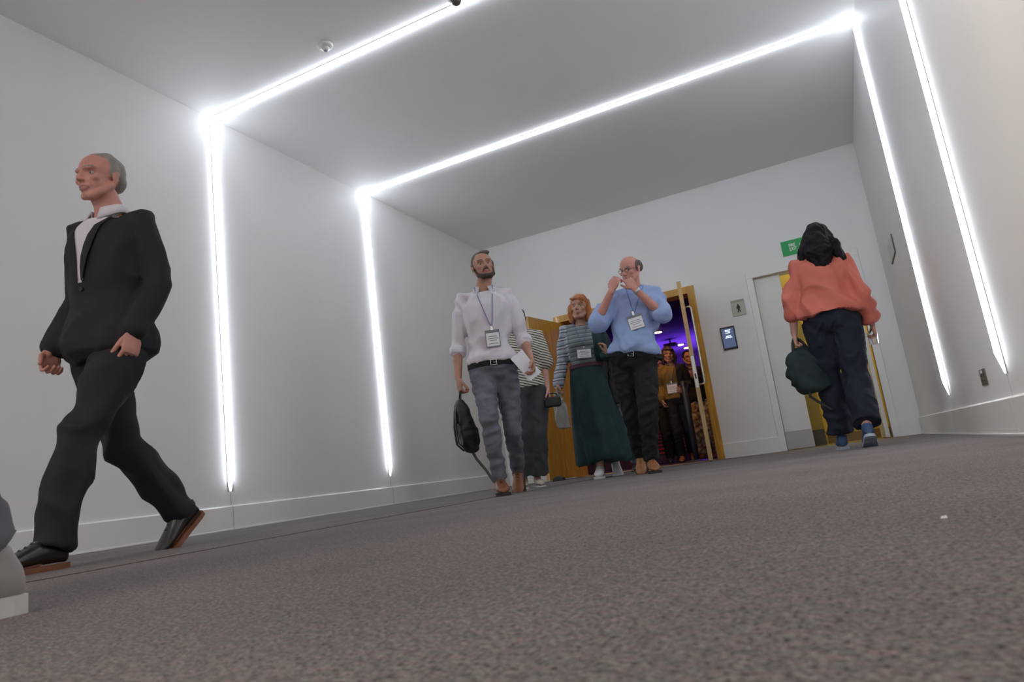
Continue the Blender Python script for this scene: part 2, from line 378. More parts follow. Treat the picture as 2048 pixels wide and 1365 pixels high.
YELD = mat('shaded_yellow_paint', (.30, .22, .04), .5, var=.08, vscale=2)  # the lobby yellow darkened, shade put into the colour
LY = 10.6
wl = box_obj('wall_lobby', -1.2, 1.3, LY, LY+.1, 0, 3.0, YEL, label='glossy yellow wall of the lobby seen through the open exit door', kind='structure')
for i, x in enumerate((-.62, -.22, .18, .58)):
    link('wall_panel', G().box(x-.19, x+.19, LY-.012, LY-.0005, .16, 2.9).mesh('wall_panel', .004), wl, YEL)
box_obj('wall_lobby_left', -1.3, -1.2, D+T+.01, LY, 0, 3.0, YELD, label='yellow side wall painted in shade of the lobby, left', kind='structure')
box_obj('wall_lobby_right', 1.3, 1.4, D+T+.01, LY, 0, 3.0, YELD, label='yellow side wall painted in shade of the lobby, right', kind='structure')
box_obj('wall_lobby_pier', -.80, -.29, 9.75, 10.05, 0, 2.98, YELD, label='yellow pier painted in shade inside the lobby left of the open door', kind='structure')
box_obj('baseboard_lobby', -.805, -.285, 9.735, 9.75, 0, .2, mat('dark_skirting', (.06, .055, .05), .4), label='dark skirting on the lobby pier', kind='structure')
box_obj('baseboard_lobby_back', -.285, 1.3, LY-.03, LY-.0125, 0, .12, mat('dark_ochre_skirting', (.16, .10, .02), .3), label='dark ochre skirting on the lobby wall', kind='structure')
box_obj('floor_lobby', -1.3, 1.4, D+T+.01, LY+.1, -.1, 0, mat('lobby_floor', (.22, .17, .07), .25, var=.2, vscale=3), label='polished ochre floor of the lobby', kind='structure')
box_obj('ceiling_lobby', -1.3, 1.4, D+T+.01, LY+.1, 3.0, 3.1, CEILP, label='ceiling of the lobby', kind='structure')

# ------------------------------------------------------------------ signs and fittings
def text_mesh(s, size, align='LEFT', spacing=1.0):
    cu = bpy.data.curves.new('t', 'FONT'); cu.body = s; cu.size = size; cu.extrude = .0012; cu.align_x = align; cu.space_line = .85
    cu.offset = size*.012; cu.space_character = spacing
    o = bpy.data.objects.new('t', cu); COL.objects.link(o)
    dg = bpy.context.evaluated_depsgraph_get(); dg.update()
    me = bpy.data.meshes.new_from_object(o.evaluated_get(dg)); bpy.data.objects.remove(o)
    return me
def place_flat(o, x, y, z):          # text lying in XY turned upright, facing -Y
    o.rotation_euler = (math.pi/2, 0, 0); o.location = (x, y, z)
GREEN = mat('exit_green', (.0, .25, .055), .4, emit=(.0, .25, .06), es=.12)
WPRINT = mat('white_print', (.85, .85, .85), .5)
es_ = empty('fire_exit_sign', (-.09, D, 2.34), label='green FIRE EXIT sign with a running man above the exit door', cat='sign')
link('sign_panel', G().box(-.2, .2, -.014, -.0005, -.085, .095).mesh('sign_panel', .002), es_, GREEN)
o = link('lettering', text_mesh('FIRE\nEXIT', .056), es_, WPRINT); place_flat(o, -.118, -.015, .012); o.scale = (.72, 1, 1)
def figure(pts, y, th):
    g = G()
    for a, b, r in pts:
        a = np.array([a[0], y, a[1]]); b = np.array([b[0], y, b[1]]); g.tube([a, b], r, n=8, flat=None)
    return g
run = [((.060, .052), (.062, .052), .010), ((.055, .032), (.038, .0), .010), ((.055, .034), (.082, .018), .0055), ((.082, .018), (.094, .026), .0055), ((.05, .034), (.03, .028), .0055), ((.03, .028), (.022, .010), .0055),
       ((.038, .0), (.058, -.018), .007), ((.058, -.018), (.066, -.045), .0065), ((.036, 0), (.024, -.030), .007), ((.024, -.03), (.0, -.034), .0065)]
g = figure(run, 0, 0); me = g.mesh('running_man'); a = vget(me); a[:, 1] = np.clip(a[:, 1], -.002, .002); vset(me, a)
o = link('running_man', me, es_, WPRINT); o.location = (-.018, -.0165, 0)
ws = empty('washroom_sign', (-.905, D, 1.765), label='small square grey plate with a black standing figure beside the white door frame', cat='sign')
link('sign_plate', G().box(-.078, .078, -.012, -.0005, -.098, .098).mesh('sign_plate', .003), ws, mat('sign_grey_beige', (.40, .39, .34), .4, .3))
link('header_band', G().box(-.076, .076, -.0135, -.012, .068, .095).mesh('header_band'), ws, mat('sign_grey_dark', (.27, .265, .24), .4, .3))
man = [((0, .035), (.0005, .035), .009), ((0, .018), (0, -.012), .0125), ((-.012, .018), (-.02, -.010), .0045), ((.012, .018), (.02, -.010), .0045), ((-.005, -.015), (-.010, -.055), .006), ((.005, -.015), (.013, -.053), .006)]
me = figure(man, 0, 0).mesh('standing_figure'); a = vget(me); a[:, 1] = np.clip(a[:, 1], -.0015, .0015); vset(me, a)
o = link('standing_figure', me, ws, BLACK); o.location = (0, -.0142, 0)
tb = empty('room_booking_screen', (-1.082, D, 1.42), label='small black wall tablet with a dim blue screen right of the oak door frame', cat='screen')
link('casing', G().box(-.085, .085, -.026, -.0005, -.14, .14).mesh('casing', .007), tb, BLACK)
link('screen', G().box(-.071, .071, -.0272, -.0262, -.118, .118).mesh('screen'), tb, mat('screen_blue', (.03, .04, .07), .1, emit=(.045, .065, .13), es=1.0))
WT = mat('screen_white', (.8, .85, 1), .4, emit=(.7, .8, 1), es=1.3)
g = G()
rnd = random.Random(3)
def line(z, x0, x1, h):
    x = x0
    while x < x1:
        ww = rnd.uniform(.006, .016); g.box(x, min(x+ww, x1), -.0282, -.0273, z, z+h); x += ww+.0035
line(.092, -.030, .036, .009); line(.077, -.030, .032, .009); line(.058, -.026, .028, .008)
line(.018, -.026, .034, .010); line(.0, -.036, .044, .011)
link('screen_text', g.mesh('screen_text'), tb, WT, kind='stuff')
link('rule_line', G().box(-.062, .064, -.0282, -.0273, .0695, .0712).mesh('rule_line'), tb, mat('rule_blue', (.2, .3, .5), .4, emit=(.15, .25, .5), es=1))
# framed notice plaque on the right wall (seen edge-on) and the socket
pl = empty('wall_plaque', (R_, 7.35, 1.755), label='small dark-edged square plaque on the right wall near the exit door', cat='plaque')
link('plaque_frame', G().box(-.012, -.0005, -.26, .26, -.088, .088).mesh('plaque_frame', .003), pl, mat('plaque_edge', (.06, .06, .065), .4))
link('plaque_face', G().box(-.0135, -.012, -.252, .252, -.080, .080).mesh('plaque_face'), pl, mat('plaque_face', (.55, .55, .55), .35))
sk = empty('wall_socket', (R_, 4.47, .31), label='dark metal double socket low on the right wall', cat='socket')
link('face_plate', G().box(-.008, -.0005, -.073, .073, -.043, .043).mesh('face_plate', .002), sk, mat('dark_nickel', (.10, .095, .09), .35, .6))
for y in (-.035, .035):
    link('socket_hole', G().box(-.0105, -.008, y-.004, y+.004, .005, .014).mesh('socket_hole'), sk, BLACK)
    for dy in (-.011, .011): link('socket_hole', G().box(-.0105, -.008, y+dy-.0035, y+dy+.0035, -.022, -.016).mesh('socket_hole'), sk, BLACK)
for y in (-.015, .015): link('rocker_switch', G().box(-.0125, -.008, y-.007, y+.007, .02, .036).mesh('rocker_switch', .001), sk, mat('switch_white', (.6, .6, .58), .4))
# fleck of paper on the carpet
sc = link('paper_scrap', G().rings([[(-.004, -.002, .0002), (.003, -.003, .0002), (.004, .002, .0002), (-.002, .003, .0002)], [(-.003, -.002, .002), (.003, -.002, .0035), (.003, .002, .002), (-.002, .002, .0025)]]).mesh('paper_scrap'), None, WPRINT)
sc.location = (.078, .965, 0); meta(sc, 'tiny white scrap of paper on the carpet at the right', 'scrap')

# ------------------------------------------------------------------ the purple-lit hall beyond the timber doors
HX0, HX1, HY0, HY1 = -9.5, -.95, D+T+.01, 23.0
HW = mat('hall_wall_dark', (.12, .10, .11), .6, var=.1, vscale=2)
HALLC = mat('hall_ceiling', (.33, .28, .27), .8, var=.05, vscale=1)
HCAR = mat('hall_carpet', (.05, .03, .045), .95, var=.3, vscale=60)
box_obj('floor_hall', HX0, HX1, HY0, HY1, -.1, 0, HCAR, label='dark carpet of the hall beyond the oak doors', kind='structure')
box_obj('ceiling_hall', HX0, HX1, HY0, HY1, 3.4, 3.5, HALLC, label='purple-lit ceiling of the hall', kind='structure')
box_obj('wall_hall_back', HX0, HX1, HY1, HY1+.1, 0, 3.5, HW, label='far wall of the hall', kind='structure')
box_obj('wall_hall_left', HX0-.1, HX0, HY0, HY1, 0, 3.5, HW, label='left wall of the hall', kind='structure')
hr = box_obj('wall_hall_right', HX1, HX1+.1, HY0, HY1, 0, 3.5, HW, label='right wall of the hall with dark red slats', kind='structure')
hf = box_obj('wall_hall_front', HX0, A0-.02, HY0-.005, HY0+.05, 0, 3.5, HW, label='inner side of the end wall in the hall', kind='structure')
SLAT = mat('dark_red_slat', (.20, .035, .03), .5, var=.2, vscale=5)
sl = G().box(0, .05, 0, 3.6, 0, .045).mesh('slat', .004)
for i in range(30):
    o = link('slat', sl, hr, SLAT if i == 0 else None); o.location = (HX1-.052, 9.1, .12+i*.085)
# raked seating steps; the red light on their edges is painted as colour
st = empty('seating_steps', (-3.2, 12.2, 0), label='dark stepped seating platform with red light painted on its edges behind the people in the hall', cat='platform')
for i in range(8):
    z = .2+i*.075
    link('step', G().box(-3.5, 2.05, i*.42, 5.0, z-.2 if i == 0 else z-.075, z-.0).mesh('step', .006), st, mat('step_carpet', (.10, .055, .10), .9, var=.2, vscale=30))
    link('step_edge', G().box(-3.5, 2.05, i*.42-.014, i*.42-.0005, z-.028, z-.004).mesh('step_edge'), st, mat('red_light_paint', (.45, .05, .03), .5))
LAMP = mat('warm_lamp', (1, .8, .5), .5, emit=(1, .62, .22), es=9)
for i, (x, y) in enumerate(((-4.036, 18.19), (-4.064, 21.07), (-4.059, 21.95))):
    o = empty('hall_downlight', (x, y, 3.4), label=('round warm downlight in the hall ceiling, the nearest one', 'round warm downlight in the hall ceiling, the dim middle one', 'round warm downlight in the hall ceiling nearest the door edge')[i], cat='light', group='warm downlights in the hall ceiling')
    n = 20
    link('bezel', G().rings([[(r*math.cos(2*math.pi*j/n), r*math.sin(2*math.pi*j/n), z) for j in range(n)] for r, z in ((.15, 0), (.15, -.012), (.10, -.014))]).mesh('bezel'), o, BLACK)
    link('lamp', G().rings([[(r*math.cos(2*math.pi*j/n), r*math.sin(2*math.pi*j/n), z) for j in range(n)] for r, z in ((.095, -.0142), (.095, -.03), (.04, -.04))]).mesh('lamp'), o, LAMP)
o = empty('ceiling_projector', (-4.1, 19.8, 3.4), label='small dark projector hanging from the hall ceiling between the downlights', cat='projector')
link('pole', G().tube([(0, 0, -.001), (0, 0, -.12)], .02, round_=False).mesh('pole'), o, BLACK)
link('housing', G().box(-.18, .18, -.15, .15, -.24, -.12).mesh('housing', .02), o, mat('projector_grey', (.10, .09, .07), .5))
link('lens', G().tube([(0, -.15, -.18), (0, -.17, -.18)], .04, round_=False).mesh('lens'), o, BLACK)
def stanchion(x, y, h, r, label):
    o = empty('queue_post', (x, y, 0), label=label, cat='post', group='black queue posts')
    n = 28
    PB = mat('powder_coated_black', (.025, .035, .055), .38, var=.1, vscale=12)
    link('base', G().rings([[(q*math.cos(2*math.pi*j/n), q*math.sin(2*math.pi*j/n), z) for j in range(n)] for q, z in ((.165, 0.001), (.17, .012), (.15, .022), (.05, .034))]).mesh('base'), o, PB)
    link('post', G().tube([(0, 0, .03), (0, 0, h)], r, n=20, round_=False).mesh('post'), o, PB, smooth=True)
    link('belt_head', G().tube([(0, 0, h-.06), (0, 0, h-.01), (0, 0, h+.01)], [r*1.25, r*1.25, r*.9], n=20, round_=False).mesh('belt_head'), o, BLACK)
    link('belt_slot', G().box(-.012, .012, -r*1.32, -r*1.1, h-.05, h-.015).mesh('belt_slot'), o, mat('slot_grey', (.12, .14, .18), .5))
stanchion(-1.78, 8.95, 1.02, .036, 'black queue barrier post on a round base inside the oak doorway')
stanchion(-3.1, 11.9, .95, .03, 'thin dark queue post farther back in the hall')
# ------------------------------------------------------------------ people
A_ = lambda *p: np.array(p, float)
def unit(v): v = np.array(v, float); return v/max(1e-9, np.linalg.norm(v))
def ik(a, b, l1, l2, hint):
    """middle joint of a two-bone limb, bending towards hint"""
    a = np.array(a, float); b = np.array(b, float); d = b-a; n = np.linalg.norm(d)
    if n > (l1+l2)*.995: l1, l2 = l1*n/(l1+l2)*1.005, l2*n/(l1+l2)*1.005
    t = (n*n+l1*l1-l2*l2)/(2*n); h = math.sqrt(max(0, l1*l1-t*t)); u = d/n
    hv = np.array(hint, float); hv = unit(hv-u*(hv@u))
    return a+u*t+hv*h

def head_shape(g, c, R, fem=False, chinw=1.0):
    def P(x, y, z): return c+R@A_(x, y, z)
    def E(x, y, z, r): g.ell(P(x, y, z), r, R)
    E(0, .012, .030, (.075, .096, .084)); E(0, -.022, -.028, (.061*chinw, .068, .082)); E(0, -.052, -.086, (.030*chinw, .031, .026))
    for s in (-1, 1):
        g.tube([P(s*.058, .0, -.045), P(s*.045*chinw, -.035, -.078), P(s*.018, -.064, -.096)], [.021, .018, .016])
        E(s*.042, -.058, -.022, (.020, .020, .017)); E(s*.079, .012, -.008, (.007, .017, .030)); E(s*.083, .018, .004, (.006, .014, .016))
        g.tube([P(s*.045, -.070, .024), P(s*.014, -.086, .021)], .007 if fem else .009)
        E(s*.010, -.098, -.033, (.0072, .009, .007))
    g.tube([P(0, -.083, .012), P(0, -.096, -.008), P(0, -.106, -.028)], [.0075, .0085, .0105])
    g.tube([P(-.021, -.084, -.060), P(0, -.093, -.0575), P(.021, -.084, -.060)], [.0045, .0075, .0045])
    g.tube([P(-.018, -.084, -.070), P(0, -.092, -.0715), P(.018, -.084, -.070)], [.0045, .008, .0045])

def hand_shape(g, wrist, d, n, t, curl=25, sc=1.0, spread=4, thumb=35, curls=None):
    """d along the palm, n the way the palm faces, t towards the thumb"""
    d = unit(d); n = unit(np.array(n, float)-d*(np.array(n, float)@d)); t0 = np.cross(d, n); t = t0*(1 if t0@np.array(t, float) > 0 else -1)
    w = np.array(wrist, float)
    g.loft([(w-d*.03*sc, .024*sc, .019*sc), (w+d*.01*sc, .027*sc, .018*sc), (w+d*.04*sc, .040*sc, .017*sc), (w+d*.075*sc, .042*sc, .015*sc), (w+d*.098*sc, .038*sc, .010*sc)], n=20, pw=2.6, xd=t, yd=n)
    g.ell(w+d*.035*sc+t*.024*sc+n*.008*sc, (.017*sc,)*3)
    for i, (o, ln, r) in enumerate(((.031, .072, .0082), (.0105, .080, .0086), (-.0105, .075, .0082), (-.031, .060, .0074))):
        p = w+d*.088*sc+t*o*sc; cu = (curls[i] if curls else curl*(1+.12*i)); ang = 0; pts = [w+d*.065*sc+t*o*sc, p]
        sp = math.radians(spread)*(o/.0105)*.5
        for k, fr in enumerate((.42, .32, .26)):
            ang += math.radians(cu*(.8 if k == 0 else 1.0))
            dr = unit(d*math.cos(ang)+n*math.sin(ang)+t*math.sin(sp)*math.cos(ang)); p = p+dr*ln*fr*sc; pts.append(p)
        g.tube(pts, [r*sc*1.05, r*sc*1.05, r*sc, r*sc*.93, r*sc*.80], n=12)
    a = math.radians(thumb); b = w+d*.022*sc+t*.028*sc
    d1_ = unit(d*math.cos(a)+t*math.sin(a)+n*.35); d2_ = unit(d*math.cos(a*.35)+t*math.sin(a*.35)+n*.55)
    g.tube([b, b+d1_*.036*sc, b+d1_*.036*sc+d2_*.030*sc, b+d1_*.036*sc+d2_*.055*sc], [.013*sc, .0112*sc, .0102*sc, .0085*sc], n=12)

TORSO = [(-.16, .085, .075), (-.08, .148, .112), (.04, .168, .122), (.17, .158, .112), (.32, .140, .102), (.5, .150, .112), (.7, .166, .120), (.85, .172, .112), (.95, .150, .092), (1.02, .098, .070), (1.07, .060, .058)]
def torso_shape(g, q, t0, t1, inf=0, w=1, dp=1, belly=0, extra=None, bust=0):
    hc = (q['hL']+q['hR'])/2; sc = (q['sL']+q['sR'])/2; up = sc-hc
    hx = unit(q['hL']-q['hR']); sx = unit(q['sL']-q['sR']); ts = [s[0] for s in TORSO]
    S_ = []; N = 16
    for i in range(N+1):
        t = t0+(t1-t0)*i/N
        rx = np.interp(t, ts, [s[1] for s in TORSO])*w; ry = np.interp(t, ts, [s[2] for s in TORSO])*dp
        x = unit(hx*(1-min(1, max(0, t)))+sx*min(1, max(0, t))); u = unit(up); y = unit(np.cross(u, x)); x = unit(np.cross(y, u))
        b = belly*math.exp(-((t-.28)/.25)**2)
        c = hc+up*t-y*(b*.5+bust*.5*math.exp(-((t-.68)/.13)**2))
        i_ = inf(t) if callable(inf) else inf
        S_.append((c, rx+i_, ry+i_+b*.5+bust*.5*math.exp(-((t-.68)/.13)**2), x, y))
    g.loft(S_, n=28, pw=2.25)
    return hc, sc, unit(up)

def raycast_front(bvh, x, z, y0=-1.0, off=.004, fallback=-.12):
    h = bvh.ray_cast(Vector((x, y0, z)), Vector((0, 1, 0)))
    return (h[0].y if h[0] else fallback)-off

def person(label, loc, rz, q, skin=SKIN, head=None, hair='short', hairmat=None, sex='m', top=None, legs=None, shoes=None, hands=None, width=1, depth=1, belly=0, group=None, vox=.010, browm=None, armr=1.0, eyes=True, beard=None):
    """q: joints in metres in the person's own frame (facing -Y, left hand at +X)"""
    root = empty('person', (loc[0], loc[1], 0), math.radians(rz), label=label, cat='person', group=group)
    q = {k: A_(*v) for k, v in q.items()}
    k = q['scale'][0] if 'scale' in q else 1.0
    fem = sex == 'f'
    # feet and knees
    feet = {}
    for s in 'LR':
        bx_, by_, bz_ = q['foot'+s]; yaw, pitch = q['fo'+s]
        Rf = rotm(yaw, 0, 0)@np.array(Matrix.Rotation(math.radians(pitch), 3, 'X'))       # pitch > 0 lifts the heel about the ball
        ball = A_(bx_, by_, bz_); Ls = .27*k
        org = ball-Rf@A_(0, -.19*k, 0) if pitch >= 0 else ball-rotm(yaw)@A_(0, -.19*k, 0)
        feet[s] = (org, Rf); q['a'+s] = org+Rf@A_(0, -.045*k, .09*k)
        q['k'+s] = ik(q['h'+s], q['a'+s], .435*k, .415*k, q.get('kh'+s, A_(0, -1, 0)))
        if 'e'+s not in q: q['e'+s] = ik(q['s'+s], q['w'+s], .29*k, .26*k, q.get('eh'+s, A_(0, 1, 0)))
    hc_, Rh = q['head'], rotm(*q['hr'])
    hs = q['hs'][0] if 'hs' in q else 1.0
    q['nb'] = (q['sL']+q['sR'])/2+A_(0, 0, .03*k)
    # ---- body: one skin surface, finer at the head and the hands
    g = G(); torso_shape(g, q, -.14, 1.05, 0, width*.91, depth*.91, belly*.9)
    nb = (q['sL']+q['sR'])/2+A_(0, 0, .03*k)
    g.tube([nb-A_(0, 0, .04), nb+(hc_-nb)*.35+A_(0, .01, 0), hc_+Rh@A_(0, .015, -.07)*hs], [.066, .058, .057] if not fem else [.054, .046, .045])
    for s in 'LR':
        sg = 1 if s == 'L' else -1
        g.tube([q['s'+s]+(nb-q['s'+s])*.8, q['s'+s], (q['s'+s]+q['e'+s])/2, q['e'+s], q['e'+s]+(q['w'+s]-q['e'+s])*.3, q['w'+s]], [r*armr for r in (.026, .042, .040, .035, .038, .0265)])
        g.tube([q['h'+s], (q['h'+s]+q['k'+s])/2, q['k'+s], q['k'+s]+(q['a'+s]-q['k'+s])*.35, q['a'+s]], [.072, .062, .044, .044, .033])
        o_, Rf = feet[s]
        g.tube([q['a'+s], o_+Rf@A_(0, -.10*k, .045), o_+Rf@A_(0, -.19*k, .032)], [.034, .030, .026])
    parts = [g.remesh('b', vox*1.2, 3)]
    g = G()
    if not np.isclose(hs, 1) : pass
    head_shape(g, A_(0, 0, 0), np.eye(3), fem, .92 if fem else 1.0)
    hm = g.remesh('h', .0048, 2)
    a = vget(hm)
    for s in (-1, 1):                                            # eye sockets, mouth line, temples
        d = np.exp(-(((a[:, 0]-s*.031)/.015)**2+((a[:, 2]-.001)/.010)**2))*(a[:, 1] < -.03); a[:, 1] += d*.011
    d = np.exp(-((a[:, 0]/.022)**2+((a[:, 2]+.0648)/.0026)**2))*(a[:, 1] < -.05); a[:, 1] += d*.005
    vset(hm, a)
    cen = np.empty(len(hm.polygons)*3); hm.polygons.foreach_get('center', cen); cen = cen.reshape(-1, 3); mi = np.zeros(len(cen), int)
    fr = cen[:, 1] < -.05
    mi[fr & (abs(cen[:, 0]) < .024*np.ones(len(cen))) & (abs(cen[:, 2]+.065) < .0105-.22*abs(cen[:, 0])) & (cen[:, 1] < -.083+1.2*abs(cen[:, 0])*.5)] = 1
    bz = .0285-.10*abs(abs(cen[:, 0])-.03)
    mi[fr & (abs(cen[:, 0]) > .013) & (abs(cen[:, 0]) < .050) & (abs(cen[:, 2]-bz) < (.0035 if fem else .0045))] = 2
    hm.polygons.foreach_set('material_index', mi)
    vset(hm, (vget(hm)*hs)@Rh.T+hc_)
    parts.append(hm)
    for s in 'LR':
        if hands and hands.get(s) is not None:
            g = G(); h = dict(hands[s]); hand_shape(g, q['w'+s], h.pop('d'), h.pop('n'), h.pop('t'), sc=h.pop('sc', (.90 if fem else 1.0)), **h)
            parts.append(g.remesh('hand', .0036, 1))
    body = link('body', join('body', parts), root, [skin, LIP, browm or BROW], smooth=True)
    if eyes:
        for s in (-1, 1):
            g = G(); g.ell((0, 0, 0), (.0112,)*3, n=16, mi=0); g.ell((0, -.0068, 0), (.0060, .0050, .0060), n=12, mi=1)
            me = g.mesh('eye'); vset(me, (vget(me)*hs)@Rh.T); e = link('eye', me, root, [EYEW, IRIS], smooth=True); e.location = tuple(hc_+Rh@(A_(s*.031, -.0625, .000)*hs))
    # ---- hair
    def hg(lst, name, vx=.006, sm=2, m=None, fold=(.006, 26)):
        g = G()
        for kind, *p in lst:
            if kind == 'e': g.ell(A_(*p[0]), p[1])
            else: g.tube([A_(*x) for x in p[0]], p[1], flat=p[2] if len(p) > 2 else None, ref=p[3] if len(p) > 3 else None)
        me = g.remesh(name, vx, sm); folds(me, fold[0], fold[1], (1, 1, .25))
        vset(me, (vget(me)*hs)@Rh.T+hc_)
        return link(name, me, root, m or hairmat, smooth=True)
    if hair == 'short':
        hg([('e', (0, .026, .044), (.081, .094, .082)), ('e', (.0, .07, -.0), (.068, .045, .06)), ('e', (.07, .02, .02), (.016, .035, .035)), ('e', (-.07, .02, .02), (.016, .035, .035)), ('e', (.015, -.03, .098), (.052, .040, .017))], 'hair')
    elif hair == 'balding':
        hg([('e', (0, .078, .018), (.066, .038, .05)), ('e', (.066, .032, .026), (.019, .052, .042)), ('e', (-.066, .032, .026), (.019, .052, .042)), ('e', (.05, .075, .015), (.03, .035, .05)), ('e', (-.05, .075, .015), (.03, .035, .05))], 'hair', fold=(.004, 30))
    elif hair == 'grey_short':
        hg([('e', (0, .030, .046), (.080, .090, .080)), ('e', (.0, .072, .0), (.066, .042, .055)), ('e', (.069, .025, .02), (.015, .035, .035)), ('e', (-.069, .025, .02), (.015, .035, .035))], 'hair')
    elif hair == 'bob':
        hg([('e', (0, .022, .046), (.088, .102, .086)), ('e', (0, .06, -.03), (.08, .06, .10)), ('t', ((.078, .0, .03), (.086, -.01, -.04), (.080, -.01, -.115)), (.024, .028, .022)), ('t', ((-.078, .0, .03), (-.086, -.01, -.04), (-.080, -.01, -.115)), (.024, .028, .022)), ('t', ((-.05, -.066, .075), (.0, -.078, .07), (.05, -.066, .07)), (.018, .018, .018))], 'hair', fold=(.010, 22))
    elif hair == 'long':
        hg([('e', (0, .022, .044), (.088, .104, .088)), ('e', (0, .065, -.05), (.092, .055, .12)), ('t', ((0, .075, -.02), (0, .095, -.13), (.0, .105, -.22)), (.085, .098, .06)), ('t', ((.06, .04, .03), (.105, .06, -.09), (.135, .05, -.19)), (.035, .045, .03)), ('t', ((-.06, .04, .03), (-.105, .06, -.09), (-.135, .05, -.19)), (.035, .045, .03))], 'hair', fold=(.012, 20))
    elif hair == 'tied':
        hg([('e', (0, .024, .044), (.084, .099, .085)), ('e', (0, .10, .03), (.04, .035, .04)), ('e', (.07, .02, .01), (.018, .04, .045)), ('e', (-.07, .02, .01), (.018, .04, .045))], 'hair')
    if beard:
        hg([('t', ((.064, -.012, -.03), (.054, -.040, -.078), (.022, -.072, -.102), (-.022, -.072, -.102), (-.054, -.040, -.078), (-.064, -.012, -.03)), (.012, .017, .021, .021, .017, .012)), ('t', ((.027, -.084, -.066), (.016, -.093, -.048), (-.016, -.093, -.048), (-.027, -.084, -.066)), (.005, .006, .006, .005))], 'beard', .005, 1, beard, (.003, 40))
    # ---- clothes
    out = dict(root=root, q=q, feet=feet, Rh=Rh, hc=hc_)
    if top:
        tp = dict(top); inf = tp.get('inf', .014); t0 = tp.get('t0', .16); t1 = tp.get('t1', 1.03); sl = tp.get('sleeve', 1.0)
        g = G(); torso_shape(g, q, t0, t1, inf, width*tp.get('w', 1), depth*tp.get('d', 1), belly, bust=tp.get('bust', 0))
        for s in 'LR':
            S0, E0, W0 = q['s'+s], q['e'+s], q['w'+s]; r = tp.get('sr', .012)
            pts = [S0+(nb-S0)*.72+A_(0, 0, -.012), S0, (S0+E0)/2, E0]; rr = [.036+r*.8, .050+r*.8, .048+r, .043+r]
            slv = sl[s] if isinstance(sl, dict) else sl
            if slv <= .5: pts = pts[:2]+[S0+(E0-S0)*slv*2]; rr = [.056+r, .055+r, .052+r+tp.get('cuff', 0)]
            else:
                f = (slv-.5)*2; pts.append(E0+(W0-E0)*min(f, .96)); rr.append((.042+(.030-.042)*f+r)*1.0+tp.get('cuff', 0))
            g.tube(pts, [x*armr for x in rr], n=18, round_=True)
        if tp.get('hem'): 
            for z, rx, ry, c in tp['hem']: pass
        me = g.remesh('top', vox*.9, 2); folds(me, tp.get('amp', .012), tp.get('fs', 9), tp.get('fst', (1, 1, .7)), tp.get('seed', 3)); 
        ms = tp['mat'] if isinstance(tp['mat'], list) else [tp['mat']]
        if tp.get('mfn'):
            me.polygons.foreach_set('material_index', [tp['mfn'](p.center, q) for p in me.polygons])
        out['top'] = link(tp.get('name', 'shirt'), me, root, ms, smooth=True)
        out['bvh'] = BVHTree.FromPolygons([v.co.copy() for v in me.vertices], [list(p.vertices) for p in me.polygons])
    if legs:
        lg = dict(legs); g = G(); r = lg.get('r', .012); fl_ = lg.get('flare', 0); hem = lg.get('hem', .97)
        if lg.get('skirt'):
            pass
        torso_shape(g, q, -.17, lg.get('t1', .17), .010+lg.get('ease', 0), width, depth, belly)
        for s in 'LR':
            a0, b0, c0 = q['h'+s], q['k'+s], q['a'+s]
            e0 = b0+(c0-b0)*hem
            g.tube([a0+A_(0, 0, .02), a0+(b0-a0)*.35, b0+(a0-b0)*.18, b0, b0+(e0-b0)*.4, e0], [.089+r, .084+r, .066+r, .061+r+fl_*.2, .056+r+fl_*.6, .047+r+fl_], n=18, round_=False)
        me = g.remesh('trousers', vox, 2); folds(me, lg.get('amp', .010), lg.get('fs', 12), (1, 1, lg.get('fz', 1.3)), lg.get('seed', 5))
        out['legs'] = link(lg.get('name', 'trousers'), me, root, lg['mat'], smooth=True)
    if shoes:
        for s in 'LR':
            sh = dict(shoes); o_, Rf = feet[s]; low = sh.get('low', 0)
            def T(p): return o_+Rf@(A_(*p)*k*sh.get('sc', 1.0))
            prof = [(.010, .012, .020), (.005, .026, .030), (-.02, .034, .052), (-.06, .037, .052 if not low else .034), (-.10, .038, .046 if not low else .026), (-.14, .042, .036 if not low else .024), (-.19, .047, .027), (-.235, .042, .022), (-.262, .026, .015), (-.272, .010, .008)]
            cols = []
            for y, hw, hh in prof:
                ring = []
                for j in range(18):
                    a_ = 2*math.pi*j/18; ring.append(T((hw*math.copysign(abs(math.cos(a_))**.85, math.cos(a_)), y, .018+hh+hh*math.sin(a_)*(1 if math.sin(a_) > 0 else .9))))
                cols.append(ring)
            g = G(); g.rings(cols)
            if not low: g.tube([T((0, -.045, .06)), T((0, -.047, .105))], [.038, .036], n=18, round_=False)
            me = g.remesh('shoe', .006, 2)
            so = link('shoe', me, root, sh['mat'], smooth=True)
            outl = [(.014, .010), (.011, .021)]+[(y, hw*1.06+.002) for y, hw, hh in prof]; r0 = [T((hw, y, .0)) for y, hw in outl]+[T((-hw, y, .0)) for y, hw in reversed(outl)]
            th = sh.get('sole_h', .020); r1 = [T((hw, y, th)) for y, hw in outl]+[T((-hw, y, th)) for y, hw in reversed(outl)]
            link('sole', G().rings([r0, r1]).mesh('sole'), so, sh.get('sole', SOLE))
            if sh.get('laces'):
                for i in range(4):
                    y = -.09-i*.022
                    zz = .018+2*np.interp(-y, [.06, .10, .14, .19], [.052, .046, .036, .027])
                    link('lace', G().tube([T((-.022, y, zz-.010)), T((0, y-.004, zz+.001)), T((.022, y, zz-.010))], .0028*k, n=8).mesh('lace'), so, sh['laces'], smooth=True)
    return out

